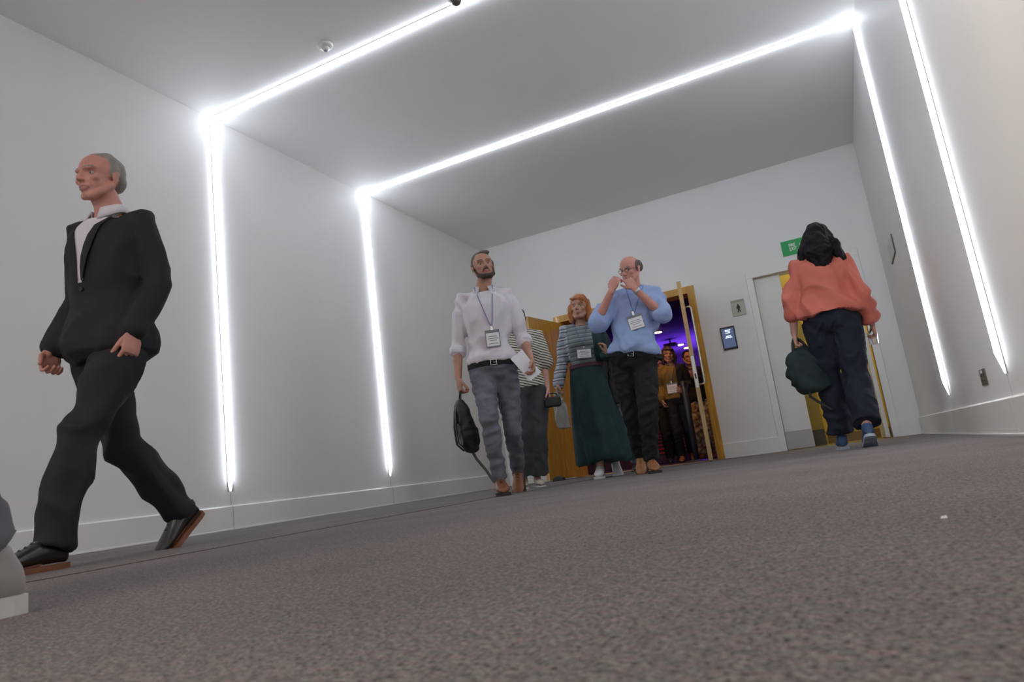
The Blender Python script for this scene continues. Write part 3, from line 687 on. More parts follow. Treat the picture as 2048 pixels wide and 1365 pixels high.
def belt(P, t, m, mb=None, w=1, dp=1, inf=.018):
    q = P['q']; hc = (q['hL']+q['hR'])/2; sc = (q['sL']+q['sR'])/2; up = sc-hc; u = unit(up); x = unit(q['hL']-q['hR']); y = unit(np.cross(u, x)); x = unit(np.cross(y, u))
    rx = np.interp(t, [s[0] for s in TORSO], [s[1] for s in TORSO])*w+inf; ry = np.interp(t, [s[0] for s in TORSO], [s[2] for s in TORSO])*dp+inf
    g = G(); c = hc+up*t; n = 40
    def ring(k, h): return [c+u*h+x*(rx+k)*math.copysign(abs(math.cos(a))**.87, math.cos(a))+y*(ry+k)*math.copysign(abs(math.sin(a))**.87, math.sin(a)) for a in (2*math.pi*j/n for j in range(n))]
    g.rings([ring(-.006, -.017), ring(.002, -.017), ring(.002, .017), ring(-.006, .017)], cap=True)
    o = link('belt', g.mesh('belt'), P['root'], m, smooth=False)
    if mb:
        f = c-y*(ry+.004)
        g = G()
        for a, b in (((-.022, -.018), (.022, -.018)), ((.022, -.018), (.022, .018)), ((.022, .018), (-.022, .018)), ((-.022, .018), (-.022, -.018)), ((0, 0), (.02, 0))):
            g.tube([f+x*a[0]+u*a[1], f+x*b[0]+u*b[1]], .0028, n=8)
        link('buckle', g.mesh('buckle'), o, mb, smooth=True)

CARD = mat('badge_card', (.78, .79, .82), .35); CARDP = mat('badge_print', (.30, .30, .36), .6); LAN = mat('blue_lanyard', (.13, .16, .42), .7)
CLIP = mat('badge_holder', (.16, .17, .22), .3)
def badge(P, bx, bz, tilt=0, w=.105, h=.125, nx=.065, nz=None, lan=LAN, cord=True):
    q = P['q']; bvh = P['bvh']; nb = q['nb']; nz = nz or nb[2]+.035
    if cord:
        for s in (-1, 1):
            pts = []
            for i in range(9):
                t = i/8; x = nb[0]+s*nx*(1-t)**.9+(bx-nb[0])*t+s*.004; z = nz+(bz+h/2+.03-nz)*t
                pts.append((x, min(raycast_front(bvh, x, z, fallback=nb[1]-.06), nb[1]-.04), z))
            # behind the neck
            pts = [(nb[0]+s*.02, nb[1]+.075, nz+.012), (nb[0]+s*nx, nb[1]+.03, nz+.018)]+pts
            link('lanyard', G().tube(pts, .0065, n=8, flat=.35, ref=(0, 1, 0)).mesh('lanyard'), P['root'], lan, smooth=True)
    y = min(raycast_front(bvh, bx, bz+h*.3), raycast_front(bvh, bx, bz-h*.3), raycast_front(bvh, bx-w*.4, bz), raycast_front(bvh, bx+w*.4, bz))-.006
    M = Matrix.Rotation(math.radians(tilt), 4, 'Y')
    o = link('badge', G().box(-w/2, w/2, -.002, .002, -h/2, h/2).mesh('badge', .001), P['root'], CLIP); o.matrix_local = Matrix.Translation((bx, y, bz)) @ M
    link('card', G().box(-w/2+.006, w/2-.006, -.0035, -.002, -h/2+.006, h/2-.022).mesh('card'), o, CARD)
    for zz, ww in ((h*.12, .6), (0, .75), (-h*.12, .5), (-h*.3, .65)):
        link('print_line', G().box(-w*ww/2, w*ww/2, -.0042, -.0035, zz-.0035, zz+.0015).mesh('print_line'), o, CARDP)
    link('clip', G().box(-.008, .008, -.006, .002, h/2-.004, h/2+.030).mesh('clip', .001), o, STEEL)

def collar(P, m, r=.064, zt=.045, open_=.5, tips=True):
    """shirt collar: a folded band open at the throat"""
    q = P['q']; nb = q['nb']; g = G(); rings_ = []
    n = 22
    for i in range(n+1):
        a = open_+(2*math.pi-2*open_)*i/n-math.pi/2; ca, sa = math.cos(a), math.sin(a); f = max(0, -sa)
        b = nb+A_(0, -.004, .012)-A_(0, 0, .030)*f
        p = lambda k, z: b+A_(ca*(r+k), sa*(r+k)*1.08, z)
        drop = .038+(.022*f if tips else 0)
        rings_.append([p(-.003, -.012), p(-.003, zt), p(.001, zt+.004), p(.006, zt), p(.022+.010*f, zt-drop), p(.017+.010*f, zt-drop-.002), p(.002, zt-.012), p(.002, -.012)])
    g.rings(rings_)
    link('collar', g.mesh('collar'), P['root'], m, smooth=True)

WS = mat('white_lilac_shirt', (.70, .67, .74), .8, var=.05, vscale=6, bump=.25, bscale=7)
JEAN = mat('grey_denim', (.145, .155, .19), .9, var=.28, vscale=14, bump=.15, bscale=40)
BLUE = mat('light_blue_shirt', (.31, .42, .70), .8, var=.07, vscale=6, bump=.25, bscale=8)
BLK = mat('black_trousers', (.007, .0075, .010), .85, var=.2, vscale=12, bump=.15, bscale=10)
SUIT = mat('charcoal_navy_suit', (.0115, .012, .018), .8, var=.2, vscale=10, bump=.15, bscale=8)
CORAL = mat('coral_blouse', (.62, .165, .12), .75, var=.12, vscale=4, bump=.25, bscale=6)
NAVY = mat('navy_trousers', (.006, .011, .027), .85, var=.25, vscale=8, bump=.2, bscale=9)
TEAL = mat('dark_teal_cloth', (.012, .045, .048), .85, var=.25, vscale=7, bump=.2, bscale=9)
HBLK = mat('black_hair', (.005, .0045, .006), .6, spec=.2, var=.3, vscale=30, stretch=(1, 1, .1), bump=.2, bscale=90, bstretch=(1, 1, .08))
HGREY = mat('grey_hair', (.30, .28, .26), .7, var=.3, vscale=30, stretch=(1, 1, .2), bump=.4, bscale=90, bstretch=(1, 1, .1))
HDGREY = mat('greying_brown_hair', (.13, .105, .085), .7, var=.35, vscale=30, stretch=(1, 1, .2), bump=.4, bscale=90, bstretch=(1, 1, .1))
HGING = mat('ginger_hair', (.42, .15, .045), .6, var=.3, vscale=30, stretch=(1, 1, .2), bump=.4, bscale=90, bstretch=(1, 1, .1))
HBRN = mat('dark_brown_hair', (.035, .02, .013), .55, var=.3, vscale=30, stretch=(1, 1, .2), bump=.4, bscale=90, bstretch=(1, 1, .1))
STRG = stripes('grey_blue_stripes', [(0, (.40, .42, .50)), (.30, (.06, .08, .12)), (.42, (.55, .55, .60)), (.62, (.10, .13, .17)), (.78, (.30, .36, .42))], 14)
STRS = stripes('sage_grey_stripes', [(0, (.17, .21, .21)), (.45, (.26, .29, .30)), (.75, (.09, .12, .13))], 26)
STRC = stripes('cream_black_stripes', [(0, (.62, .60, .50)), (.62, (.035, .035, .035))], 42, tilt=.35)
DBAG = mat('black_nylon', (.013, .014, .015), .6, var=.2, vscale=20, bump=.2, bscale=20)

# --- man in the white shirt
Q = dict(hR=(-.125, .0, .885), hL=(.045, .01, .875), sR=(-.200, .01, 1.452), sL=(.125, -.01, 1.437), head=(-.02, -.035, 1.668), hr=(10, -4, -5),
         footR=(-.075, -.30, 0), foR=(6, 0), footL=(.035, .22, 0), foL=(-8, 32), wR=(-.30, -.02, .86), wL=(.235, -.14, .90), eR=(-.280, .03, 1.12), eL=(.205, .03, 1.12), scale=(1.02, 0, 0))
P = person('man in a white shirt, grey jeans and blue lanyard carrying a black bag', (-2.19, 4.49), 26, Q, SKIN_TAN, hair='short', hairmat=HDGREY, beard=HBRN,
           top=dict(mat=WS, t0=.115, sleeve=.62, inf=lambda t: .010+.020*math.exp(-((t-.16)/.10)**2), sr=.012, cuff=.004, amp=.026, fs=6, fst=(1, 1, .9)),
           legs=dict(mat=JEAN, t1=.10, amp=.013, fs=7, fz=2.2, r=.004), shoes=dict(mat=LEATHER, laces=SOLE),
           hands=dict(R=dict(d=(.05, -.12, -1), n=(.8, .3, 0), t=(0, -1, 0), curl=50), L=dict(d=(.05, -.45, -.9), n=(-1, -.2, 0), t=(0, -1, .2), curl=40)))
belt(P, .085, BLK, STEEL, inf=.020); collar(P, WS); badge(P, -.015, 1.10, 0)
W3 = P
for i in range(5): 
    z = 1.36-i*.065; x = -.035
    link('shirt_button', G().tube([(x, raycast_front(P['bvh'], x, z, off=.0), z), (x, raycast_front(P['bvh'], x, z, off=.003), z)], .005, n=10, round_=False).mesh('shirt_button'), P['root'], CARD)
for s in 'RL':                                              # rolled cuffs
    e, w_ = P['q']['e'+s], P['q']['w'+s]; d = unit(w_-e); c0 = e+(w_-e)*.20
    link('rolled_cuff', G().tube([c0-d*.028, c0-d*.02, c0+d*.02, c0+d*.028], [.054, .060, .059, .052], n=22, round_=False).mesh('rolled_cuff'), P['root'], WS, smooth=True)
# pocket seams on the jeans
def world(P, p):
    return tuple(P['root'].matrix_basis @ Vector(p))   # a point of the person's frame in the room
# small black rucksack held by its top strap
hr_ = P['q']['wR']+A_(.012, -.012, -.10)
bg = empty('rucksack', world(P, hr_+A_(0, 0, -.47)), math.radians(26+12), label='slim black rucksack hanging by its strap from the right hand of the man in white', cat='bag')
g = G(); sec = []
for z, rx, ry, o in ((.03, .02, .03, .035), (.045, .045, .075, .03), (.09, .058, .10, .02), (.20, .062, .115, .005), (.30, .055, .108, -.01), (.37, .04, .085, -.018), (.405, .02, .05, -.02), (.415, .008, .02, -.02)):
    sec.append(((o, 0, z), rx, ry))
g.loft(sec, n=24, pw=2.6); me = g.remesh('bag_body', .008, 2); folds(me, .014, 9)
link('bag_body', me, bg, DBAG, smooth=True)
link('front_pocket', (lambda g: (g.loft([((.055, 0, .06), .02, .05), ((.066, 0, .10), .024, .075), ((.062, 0, .19), .022, .08), ((.05, 0, .22), .014, .06)], n=20), g.remesh('front_pocket', .007, 1))[1])(G()), bg, DBAG, smooth=True)
link('grab_handle', G().tube([(-.02, -.04, .395), (-.012, -.03, .455), (-.01, 0, .475), (-.012, .03, .455), (-.02, .04, .395)], .009, n=10, flat=.6).mesh('grab_handle'), bg, DBAG, smooth=True)
for s in (-1, 1):
    link('shoulder_strap', G().tube([(-.03, s*.03, .39), (-.060, s*.045, .34), (-.075, s*.05, .22), (-.068, s*.055, .10), (-.03, s*.06, .06)], .018, n=10, flat=.35, ref=(1, 0, 0)).mesh('shoulder_strap'), bg, DBAG, smooth=True)
link('loose_strap', G().tube([(.03, .05, .05), (.06, .04, -.02), (.11, .02, -.10), (.155, 0, -.19), (.19, -.01, -.22)], .010, n=8, flat=.3, ref=(0, 1, 0)).mesh('loose_strap'), bg, mat('worn_strap', (.10, .09, .07), .8), smooth=True)
# folded papers in the left hand
pc = P['q']['wL']+A_(-.045, -.035, -.035)
pp = empty('folded_papers', world(P, pc), math.radians(26), label='folded white papers in the left hand of the man in white', cat='papers')
for i, (a, m) in enumerate(((0, 'paper'), (3, 'paper'), (-3, 'paper'))):
    Mx = Matrix.Rotation(math.radians(-32+a), 4, 'Y') @ Matrix.Rotation(math.radians(14), 4, 'Z') @ Matrix.Translation((0, -.004*i, 0))
    link('paper', G().box(-.052, .052, -.0012, .0012, -.105, .105, M=Mx).mesh('paper'), pp, mat('white_paper', (.76, .76, .84), .7))

# --- man in the light blue shirt
Q = dict(hR=(-.215, .02, .915), hL=(-.035, .0, .905), sR=(-.180, .0, 1.455), sL=(.135, .0, 1.425), head=(-.035, -.055, 1.665), hr=(-32, 14, 4), scale=(1.02, 0, 0),
         footR=(-.215, .24, 0), foR=(-4, 24), footL=(-.10, -.16, 0), foL=(8, 0), eR=(-.375, -.13, 1.245), wR=(-.20, -.235, 1.475), eL=(.155, -.16, 1.225), wL=(-.02, -.235, 1.455))
P = person('heavy-set balding man in a light blue shirt raising both hands to his face', (-1.34, 5.55), 13.6, Q, SKIN_RED, hair='balding', hairmat=HDGREY, width=1.14, depth=1.16, belly=.06, browm=BROWG, armr=1.06,
           top=dict(mat=BLUE, t0=.10, sleeve=.48, inf=lambda t: .012+.022*math.exp(-((t-.16)/.12)**2), sr=.018, cuff=.010, amp=.030, fs=6, fst=(1, 1, .9)),
           legs=dict(mat=BLK, t1=.10, r=.016, amp=.014, fs=10, fz=1.4), shoes=dict(mat=mat('light_brown_leather', (.34, .15, .06), .45, var=.2, vscale=14), laces=LEATHER),
           hands=dict(R=dict(d=(.50, .05, 1), n=(.3, 1, -.2), t=(.3, .2, .6), curl=34), L=dict(d=(-.45, .10, .9), n=(-.3, 1, -.1), t=(-.5, .1, .4), curl=34)))
belt(P, .075, BLK, STEEL, w=1.14, dp=1.16, inf=.034); collar(P, BLUE, r=.068); badge(P, -.055, 1.195, -8, w=.125, h=.12)
link('wrist_watch', G().tube([P['q']['wL']-unit(P['q']['wL']-P['q']['eL'])*.035, P['q']['wL']-unit(P['q']['wL']-P['q']['eL'])*.015], .031, n=18, round_=False).mesh('wrist_watch'), P['root'], STEEL, smooth=True)
M6 = P
# spectacles lifted in front of his face
Rh, hc = P['Rh'], P['hc']
sp_ = empty('glasses_case', (0, 0, 0)); bpy.data.objects.remove(sp_)
g = G()
for s in (-1, 1):
    c = A_(s*.032, -.098, .0); g.tube([hc+Rh@(c+A_(.019*math.cos(a), 0, .016*math.sin(a))) for a in np.linspace(0, 2*math.pi, 15)], .0016, n=6)
    g.tube([hc+Rh@A_(s*.051, -.096, .003), hc+Rh@A_(s*.076, -.05, .006), hc+Rh@A_(s*.084, .01, .002)], .0016, n=6)
g.tube([hc+Rh@A_(-.013, -.099, .002), hc+Rh@A_(.013, -.099, .002)], .0016, n=6)
link('spectacles', g.mesh('spectacles'), P['root'], BLACK, kind='stuff') if False else link('spectacles', g.mesh('spectacles'), P['root'], BLACK)

# --- woman in teal and stripes
Q = dict(hR=(-.085, 0, .85), hL=(.085, 0, .85), sR=(-.150, 0, 1.335), sL=(.155, 0, 1.325), head=(.015, -.025, 1.515), hr=(-14, -4, 3), scale=(.92, 0, 0),
         footR=(.13, .22, 0), foR=(4, 34), footL=(-.035, -.20, 0), foL=(-6, 0), eR=(-.205, .04, 1.075), wR=(-.275, -.06, .845), eL=(.195, .03, 1.055), wL=(.180, -.19, 1.03))
# her right foot trails, so the skirt swings to the right
P = person('ginger-haired woman in a striped top and long dark teal skirt beside the man in blue', (-2.09, 6.17), 18.8, Q, SKIN_TAN, sex='f', hair='bob', hairmat=HGING,
           top=dict(mat=[STRS, STRG, TEAL], name='striped_top', t0=.27, sleeve=.97, inf=.016, sr=.016, cuff=.012, amp=.014, fs=10, bust=.035,
                    mfn=lambda c, q: 1 if c.x < -.135 else (2 if c.x > .085 else 0)),
           legs=None, shoes=dict(mat=mat('white_canvas_trainer', (.66, .66, .68), .7, var=.08, vscale=20), sole=SOLEW, laces=SOLEW),
           hands=dict(R=dict(d=(-.15, -.5, -.85), n=(1, 0, 0), t=(0, -1, .2), curl=45), L=dict(d=(.0, -.3, 1), n=(-1, .2, 0), t=(-.4, -1, .2), curl=38, spread=9)), width=.88, depth=.9, armr=.9)
g = G(); n = 60; rings_ = []
for i in range(19):
    t = i/18; z = .985-(.985-.135)*t; rx = .142+.10*t**.8; ry = .120+.122*t**.9; cx = -.005+.055*t**2
    ring = []
    for j in range(n):
        a = 2*math.pi*j/n; pl_ = 1+(.11*t)*math.sin(a*11+.6*math.sin(a*2))+.05*t*math.sin(a*4+1)
        ring.append((cx+rx*pl_*math.cos(a), .02*t+ry*pl_*math.sin(a), z+.02*t*math.sin(a*3+.5)))
    rings_.append(ring)
link('skirt', g.rings(rings_[::-1]).mesh('skirt'), P['root'], TEAL, smooth=True)
link('waistband', G().loft([((-.005, 0, .968), .150, .127), ((-.005, 0, 1.0), .148, .125)], n=30).mesh('waistband'), P['root'], mat('plum_waistband', (.09, .03, .05), .8), smooth=False)
badge(P, -.005, 1.085, 4, w=.13, h=.10)
P['root'].scale = (1.06,)*3; bpy.context.view_layer.update()
# narrow reflective hairband on top of the head
Rh, hc = P['Rh'], P['hc']
link('hairband', G().tube([hc+Rh@A_(.092*math.sin(a), -.02, .035+.100*math.cos(a)) for a in np.linspace(-1.25, 1.25, 14)], .005, n=8).mesh('hairband'), P['root'], mat('pearl_band', (.8, .75, .68), .2), smooth=True)
hand = P['q']['wR']+A_(-.01, -.05, -.08)
cg = empty('folded_cardigan', world(P, hand+A_(0, 0, -.30)), math.radians(18.8), label='pale grey knitted cardigan hanging from the right hand of the woman in teal', cat='garment')
g = G(); g.loft([((.02, 0, .0), .065, .03), ((.018, 0, .08), .07, .035), ((.01, 0, .18), .06, .035), ((.0, 0, .27), .035, .03), ((0, .0, .33), .028, .028)], n=26, pw=2.2); me = g.remesh('knit', .008, 2); folds(me, .022, 16, (1, 1, .3))
link('draped_knit', me, cg, stripes('pale_knit', [(0, (.42, .42, .38)), (.55, (.29, .29, .27))], 60, tilt=.5), smooth=True)
# black shoulder bag between the woman in teal and the man in blue
tb_ = empty('shoulder_bag', world(P, (.235, .02, .62)), math.radians(18.8), label='black shoulder bag hanging between the woman in teal and the man in blue', cat='bag')
g = G(); g.loft([((0, 0, .0), .075, .05), ((0, 0, .05), .09, .06), ((0, 0, .22), .08, .055), ((0, 0, .31), .06, .03), ((0, 0, .33), .05, .015)], n=24, pw=3); me = g.remesh('bag_body', .008, 2); folds(me, .012, 8)
link('bag_body', me, tb_, DBAG, smooth=True)
for s in (-1, 1): link('bag_strap', G().tube([(s*.045, 0, .31), (s*.03-.01, 0, .5), (-.03+s*.012, -.0, .66), (-.07, .0, .775)], .011, n=8, flat=.3, ref=(0, 1, 0)).mesh('bag_strap'), tb_, DBAG, smooth=True)

# --- woman in the cream and black striped top, half hidden
Q = dict(hR=(-.115, 0, .84), hL=(.045, 0, .84), sR=(-.190, 0, 1.335), sL=(.095, 0, 1.325), head=(-.062, -.02, 1.495), hr=(-12, 0, 0), scale=(.92, 0, 0),
         footR=(-.185, -.10, 0), foR=(-3, 0), footL=(-.04, -.02, 0), foL=(10, 0), eR=(-.24, .03, 1.08), wR=(-.25, -.06, .86), eL=(.135, .03, 1.065), wL=(.135, -.06, .83))
P = person('woman in cream and black stripes and charcoal trousers behind the man in white', (-2.44, 5.62), 23.4, Q, SKIN, sex='f', hair='tied', hairmat=HBRN,
           top=dict(mat=STRC, name='striped_top', t0=.05, sleeve=.46, inf=.02, sr=.026, cuff=.02, amp=.012, fs=9, bust=.03),
           legs=dict(mat=mat('charcoal_trousers', (.055, .06, .068), .85, var=.2, vscale=10), t1=.22, r=.020, flare=.032, hem=.90, amp=.016, fs=9, fz=.3),
           shoes=dict(mat=mat('cream_flats', (.55, .48, .38), .5), low=1, sole=SOLEW, sole_h=.012),
           hands=dict(R=dict(d=(0, -.2, -1), n=(1, 0, 0), t=(0, -1, 0), curl=25), L=dict(d=(.1, -.2, -1), n=(-1, 0, 0), t=(0, -1, 0), curl=45)), width=.9, depth=.92, armr=.92)
hb = empty('clutch_bag', world(P, (.165, -.10, .66)), math.radians(30), label='small black handbag in the left hand of the woman in cream and black stripes', cat='bag')
link('bag_body', G().box(-.07, .07, -.03, .03, 0, .09).mesh('bag_body', .02, 3), hb, DBAG)
link('bag_handle', G().tube([(-.05, 0, .085), (-.03, 0, .12), (.03, 0, .12), (.05, 0, .085)], .006, n=8).mesh('bag_handle'), hb, DBAG, smooth=True)

# --- woman in the coral blouse, seen from behind
Q = dict(hR=(-.015, 0, .89), hL=(.150, 0, .90), sR=(-.095, 0, 1.325), sL=(.200, 0, 1.355), head=(.035, -.03, 1.515), hr=(-6, 6, 0), scale=(.95, 0, 0),
         footR=(.0, .10, 0), foR=(3, 22), footL=(.175, -.30, 0), foL=(4, 0), eR=(-.150, .05, 1.065), wR=(-.190, -.06, .84), eL=(.295, .04, 1.10), wL=(.325, -.03, .87))
P = person('dark-haired woman in a coral blouse and navy trousers walking away to the exit door', (.105, 5.42), 180, Q, SKIN, sex='f', hair='long', hairmat=HBLK,
           top=dict(mat=CORAL, name='blouse', t0=.12, sleeve={'L': .70, 'R': .86}, inf=lambda t: .028+.050*math.exp(-((t-.22)/.20)**2), sr=.026, cuff=.010, amp=.030, fs=6, fst=(1, 1, .6)),
           legs=dict(mat=NAVY, t1=.26, r=.022, flare=.022, hem=.93, ease=.006, amp=.016, fs=9, fz=.9), shoes=dict(mat=mat('blue_running_shoe', (.045, .10, .22), .7, var=.4, vscale=30), sole=mat('pale_blue_sole', (.40, .48, .58), .6, var=.3, vscale=25), laces=SOLEW),
           hands=dict(L=dict(d=(.05, -.1, -1), n=(-1, 0, 0), t=(0, -1, 0), curl=55), R=dict(d=(-.1, -.55, -.8), n=(1, 0, .1), t=(0, -1, .6), curl=42)), width=1.0, depth=1.0, armr=.95)
CW = P
link('bracelet', G().tube([P['q']['wR']-unit(P['q']['wR']-P['q']['eR'])*.02, P['q']['wR']-unit(P['q']['wR']-P['q']['eR'])*.008], .029, n=18, round_=False).mesh('bracelet'), P['root'], STEEL, smooth=True)
tt = empty('tote_bag', world(P, (.30, -.04, .43)), math.radians(180+12), label='soft dark teal-black tote bag in the left hand of the woman in coral', cat='bag')
g = G(); g.loft([((-.02, 0, .0), .07, .05), ((-.02, 0, .03), .12, .07), ((-.01, 0, .13), .15, .08), ((.0, 0, .24), .13, .065), ((.01, 0, .31), .075, .035), ((.015, 0, .345), .03, .02)], n=26, pw=2.3); me = g.remesh('bag_body', .010, 2); folds(me, .022, 8)
link('bag_body', me, tt, mat('teal_black_canvas', (.012, .026, .030), .8, var=.3, vscale=8, bump=.2, bscale=15), smooth=True)
for s in (-1, 1): link('bag_handle', G().tube([(-.05, s*.02, .31), (.0, s*.015, .39), (.035, 0, .425), (.05, s*.015, .38), (.06, s*.02, .30)], .009, n=8).mesh('bag_handle'), tt, DBAG, smooth=True)
link('hanging_strap', G().tube([(.0, .05, .06), (.02, .055, -.03), (-.045, .05, -.09), (-.10, .05, -.14)], .010, n=8, flat=.35, ref=(0, 1, 0)).mesh('hanging_strap'), tt, DBAG, smooth=True)
gl = empty('drinking_glass', world(P, P['q']['wR']+A_(.012, -.085, -.135)), 0, label='clear tumbler in the right hand of the woman in coral', cat='glass')
n = 24
def lr(pr): return [[(r*math.cos(2*math.pi*j/n), r*math.sin(2*math.pi*j/n), z) for j in range(n)] for r, z in pr]
link('tumbler', G().rings(lr([(.030, 0), (.036, .09), (.0335, .09), (.0275, .008)])).mesh('tumbler'), gl, mat('clear_glass', (.95, .97, 1), .03, trans=1.0), smooth=False)
link('water', G().rings(lr([(.0272, .009), (.0305, .05)])).mesh('water'), gl, mat('water', (.9, .95, 1), .02, trans=1.0))

# --- man in the dark suit striding left
Q = dict(hR=(-.085, -.02, .885), hL=(.085, .01, .885), sR=(-.150, -.03, 1.425), sL=(.150, .04, 1.42), head=(.0, -.045, 1.635), hr=(8, 4, 0), scale=(1.0, 0, 0),
         footL=(.08, -.44, 0), foL=(4, 0), footR=(-.08, .33, 0), foR=(-6, 42), eL=(.205, .08, 1.125), wL=(.185, -.03, .90), eR=(-.205, .0, 1.125), wR=(-.20, -.12, .89), khL=(0, -1, 0))
P = person('grey-haired man in a charcoal suit and white shirt striding left past the wall', (-2.74, 1.90), 0, Q, SKIN_RED, hair='grey_short', hairmat=HGREY, browm=BROWG,
           top=dict(mat=[SUIT, WS], name='jacket', t0=-.16, sleeve=.97, inf=lambda t: .018+.030*math.exp(-((t+.1)/.22)**2), sr=.014, cuff=.008, amp=.016, fs=6, fst=(1, 1, .7),
                    mfn=lambda c, q: 1 if (c.y < -.01 and abs(c.x) < .008+.24*max(0, (c.z-1.14)) and c.z > 1.14) else 0),
           legs=dict(mat=SUIT, t1=.05, r=.016, flare=.010, hem=1.03, amp=.020, fs=6, fz=.9), shoes=dict(mat=mat('black_leather', (.015, .014, .014), .3, coat=.3), laces=BLACK, sole=LEATHER),
           hands=dict(L=dict(d=(-.05, -.20, -1), n=(-1, -.1, 0), t=(0, -1, 0), curl=36, thumb=24), R=dict(d=(.05, -.3, -1), n=(1, 0, 0), t=(0, -1, 0), curl=45)))
collar(P, WS, r=.066)
bv = P['bvh']
for s in (-1, 1):                                              # lapels, cuffs
    pts = []
    for i in range(7):
        t = i/6; x = s*(.082-.070*t); z = 1.43-.28*t; pts.append((x, raycast_front(bv, x, z, off=.006), z))
    link('lapel', G().tube(pts, [.010, .020, .026, .026, .022, .015, .006], n=12, flat=.22, ref=(0, 1, 0)).mesh('lapel'), P['root'], SUIT, smooth=True)
for s in 'LR':
    e, w_ = P['q']['e'+s], P['q']['w'+s]; d = unit(w_-e)
    link('shirt_cuff', G().tube([w_-d*.03, w_+d*.006], [.036, .035], n=18, round_=False).mesh('shirt_cuff'), P['root'], WS, smooth=True)
link('jacket_button', G().tube([(.0, raycast_front(bv, 0, 1.11, off=0), 1.11), (.0, raycast_front(bv, 0, 1.11, off=.005), 1.11)], .010, n=12, round_=False).mesh('jacket_button'), P['root'], BLACK)
MS = P

# --- walker leaving the frame at the far left
Q = dict(hR=(-.085, 0, .91), hL=(.085, 0, .91), sR=(-.175, 0, 1.43), sL=(.175, 0, 1.43), head=(0, -.03, 1.655), hr=(0, 0, 0),
         footL=(.10, .26, 0), foL=(-2, 0), footR=(-.09, -.34, 0), foR=(3, 0), eL=(.235, .05, 1.15), wL=(.22, -.14, .94), eR=(-.235, .08, 1.15), wR=(-.22, .06, .90))
P = person('walker in grey trousers and pale shoes, only a heel inside the left edge', (-1.36, .25), 2, Q, SKIN, hair='short', hairmat=HBRN,
           top=dict(mat=mat('grey_jumper', (.22, .22, .24), .9, var=.1), t0=-.05, sleeve=.97, inf=.022, sr=.018, amp=.012, name='jumper'),
           legs=dict(mat=mat('mid_grey_trousers', (.16, .16, .19), .9, var=.12, vscale=9), t1=.1, r=.016, hem=.97, amp=.012), shoes=dict(mat=mat('pale_grey_trainer', (.42, .40, .39), .7, var=.1, vscale=20), sole=SOLEW, laces=SOLEW, sole_h=.03),
           hands=dict(L=dict(d=(0, -.2, -1), n=(-1, 0, 0), t=(0, -1, 0), curl=30), R=dict(d=(0, -.1, -1), n=(1, 0, 0), t=(0, -1, 0), curl=30)))

# --- person in black behind the man in blue
Q = dict(hR=(-.09, 0, .86), hL=(.09, 0, .86), sR=(-.165, 0, 1.34), sL=(.165, 0, 1.34), head=(0, -.02, 1.53), hr=(10, 0, 0), scale=(.94, 0, 0),
         footR=(-.09, -.06, 0), foR=(-6, 0), footL=(.07, .02, 0), foL=(8, 0), eR=(-.22, .03, 1.07), wR=(-.22, -.08, .85), eL=(.225, .03, 1.07), wL=(.245, -.07, .84))
PATT = mat('patterned_trousers', (.10, .11, .13), .8, var=.9, vscale=26, dark=(.02, .02, .03))
P = person('person in a black top and patterned trousers standing behind the man in blue', (-2.02, 7.35), 14, Q, SKIN, sex='f', hair='bob', hairmat=HBLK, vox=.013,
           top=dict(mat=BLK, name='jumper', t0=.0, sleeve=.95, inf=.02, sr=.02, amp=.012), legs=dict(mat=PATT, t1=.1, r=.02, hem=.97), shoes=dict(mat=BLACK),
           hands=dict(R=dict(d=(0, -.2, -1), n=(1, 0, 0), t=(0, -1, 0), curl=25), L=dict(d=(.1, -.3, -1), n=(-1, 0, 0), t=(0, -1, 0), curl=35)), width=.92, depth=.92)

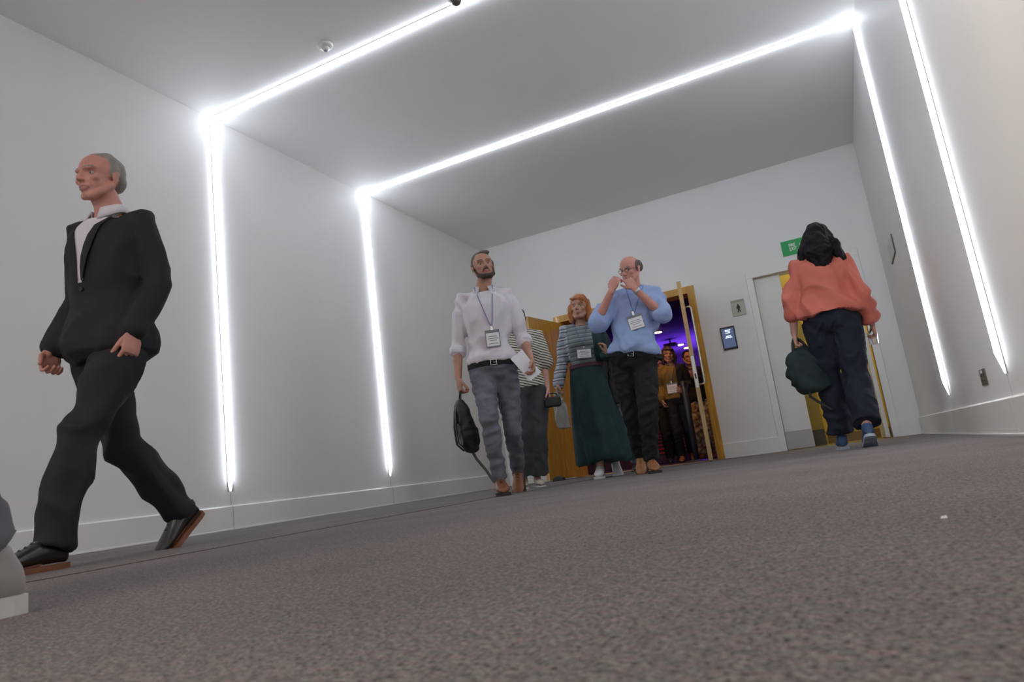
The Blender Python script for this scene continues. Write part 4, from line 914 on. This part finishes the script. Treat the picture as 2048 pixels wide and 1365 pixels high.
# --- people in the hall
MUS = mat('mustard_cardigan', (.20, .12, .025), .85, var=.15, vscale=9)
Q = dict(hR=(-.085, 0, .88), hL=(.085, 0, .88), sR=(-.150, 0, 1.37), sL=(.150, 0, 1.36), head=(-.01, -.03, 1.55), hr=(6, 2, 4), scale=(.96, 0, 0),
         footR=(-.07, -.10, 0), foR=(-4, 0), footL=(.09, .10, 0), foL=(6, 12), eR=(-.205, .03, 1.10), wR=(-.20, -.10, .90), eL=(.20, .02, 1.10), wL=(.12, -.17, .98))
P = person('woman with a dark fringe and mustard cardigan behind the queue post in the hall', (-2.12, 10.0), 12, Q, SKIN_TAN, sex='f', hair='bob', hairmat=HBRN, vox=.013,
           top=dict(mat=[BLK, MUS], name='cardigan', t0=.05, sleeve=.95, inf=.02, sr=.018, amp=.014, mfn=lambda c, q: 0 if c.x > .05 else 1), legs=dict(mat=BLK, t1=.12, r=.012, hem=.97), shoes=dict(mat=LEATHER),
           hands=dict(R=dict(d=(.1, -.3, -1), n=(1, 0, 0), t=(0, -1, 0), curl=35), L=dict(d=(-.6, -.5, .2), n=(0, 1, .3), t=(0, 0, 1), curl=35)), width=.92, depth=.92)
badge(P, -.035, 1.055, 0, w=.15, h=.15)
Q2 = dict(Q); Q2['hr'] = (14, 0, -3); Q2['wL'] = (.02, -.22, 1.22); Q2['eL'] = (.21, .0, 1.12)
CREAM = mat('cream_patterned_trousers', (.50, .42, .28), .8, var=.9, vscale=16, dark=(.10, .05, .06), bump=.3, bscale=12)
P = person('person in black jacket and cream patterned trousers by the open door edge', (-1.98, 10.75), 11, Q2, SKIN_TAN, hair='short', hairmat=HBLK, vox=.013,
           top=dict(mat=BLK, name='jacket', t0=-.05, sleeve=.95, inf=.024, sr=.022, amp=.014), legs=dict(mat=CREAM, t1=.02, r=.022, flare=.03, hem=.95, amp=.02), shoes=dict(mat=LEATHER),
           hands=dict(R=dict(d=(0, -.2, -1), n=(1, 0, 0), t=(0, -1, 0), curl=25), L=dict(d=(-.6, -.3, .6), n=(0, 1, .2), t=(0, 0, 1), curl=40)))
P = person('person in a dark top whose face shows left of the mustard cardigan in the hall', (-2.50, 10.9), 14, dict(Q, hr=(0, 0, 0)), SKIN_TAN, sex='f', hair='tied', hairmat=HBRN, vox=.014,
           top=dict(mat=SUIT, name='jumper', t0=.0, sleeve=.95, inf=.02, sr=.02, amp=.012), legs=dict(mat=BLK, t1=.1, r=.02, hem=.97), shoes=dict(mat=BLACK), hands=None)
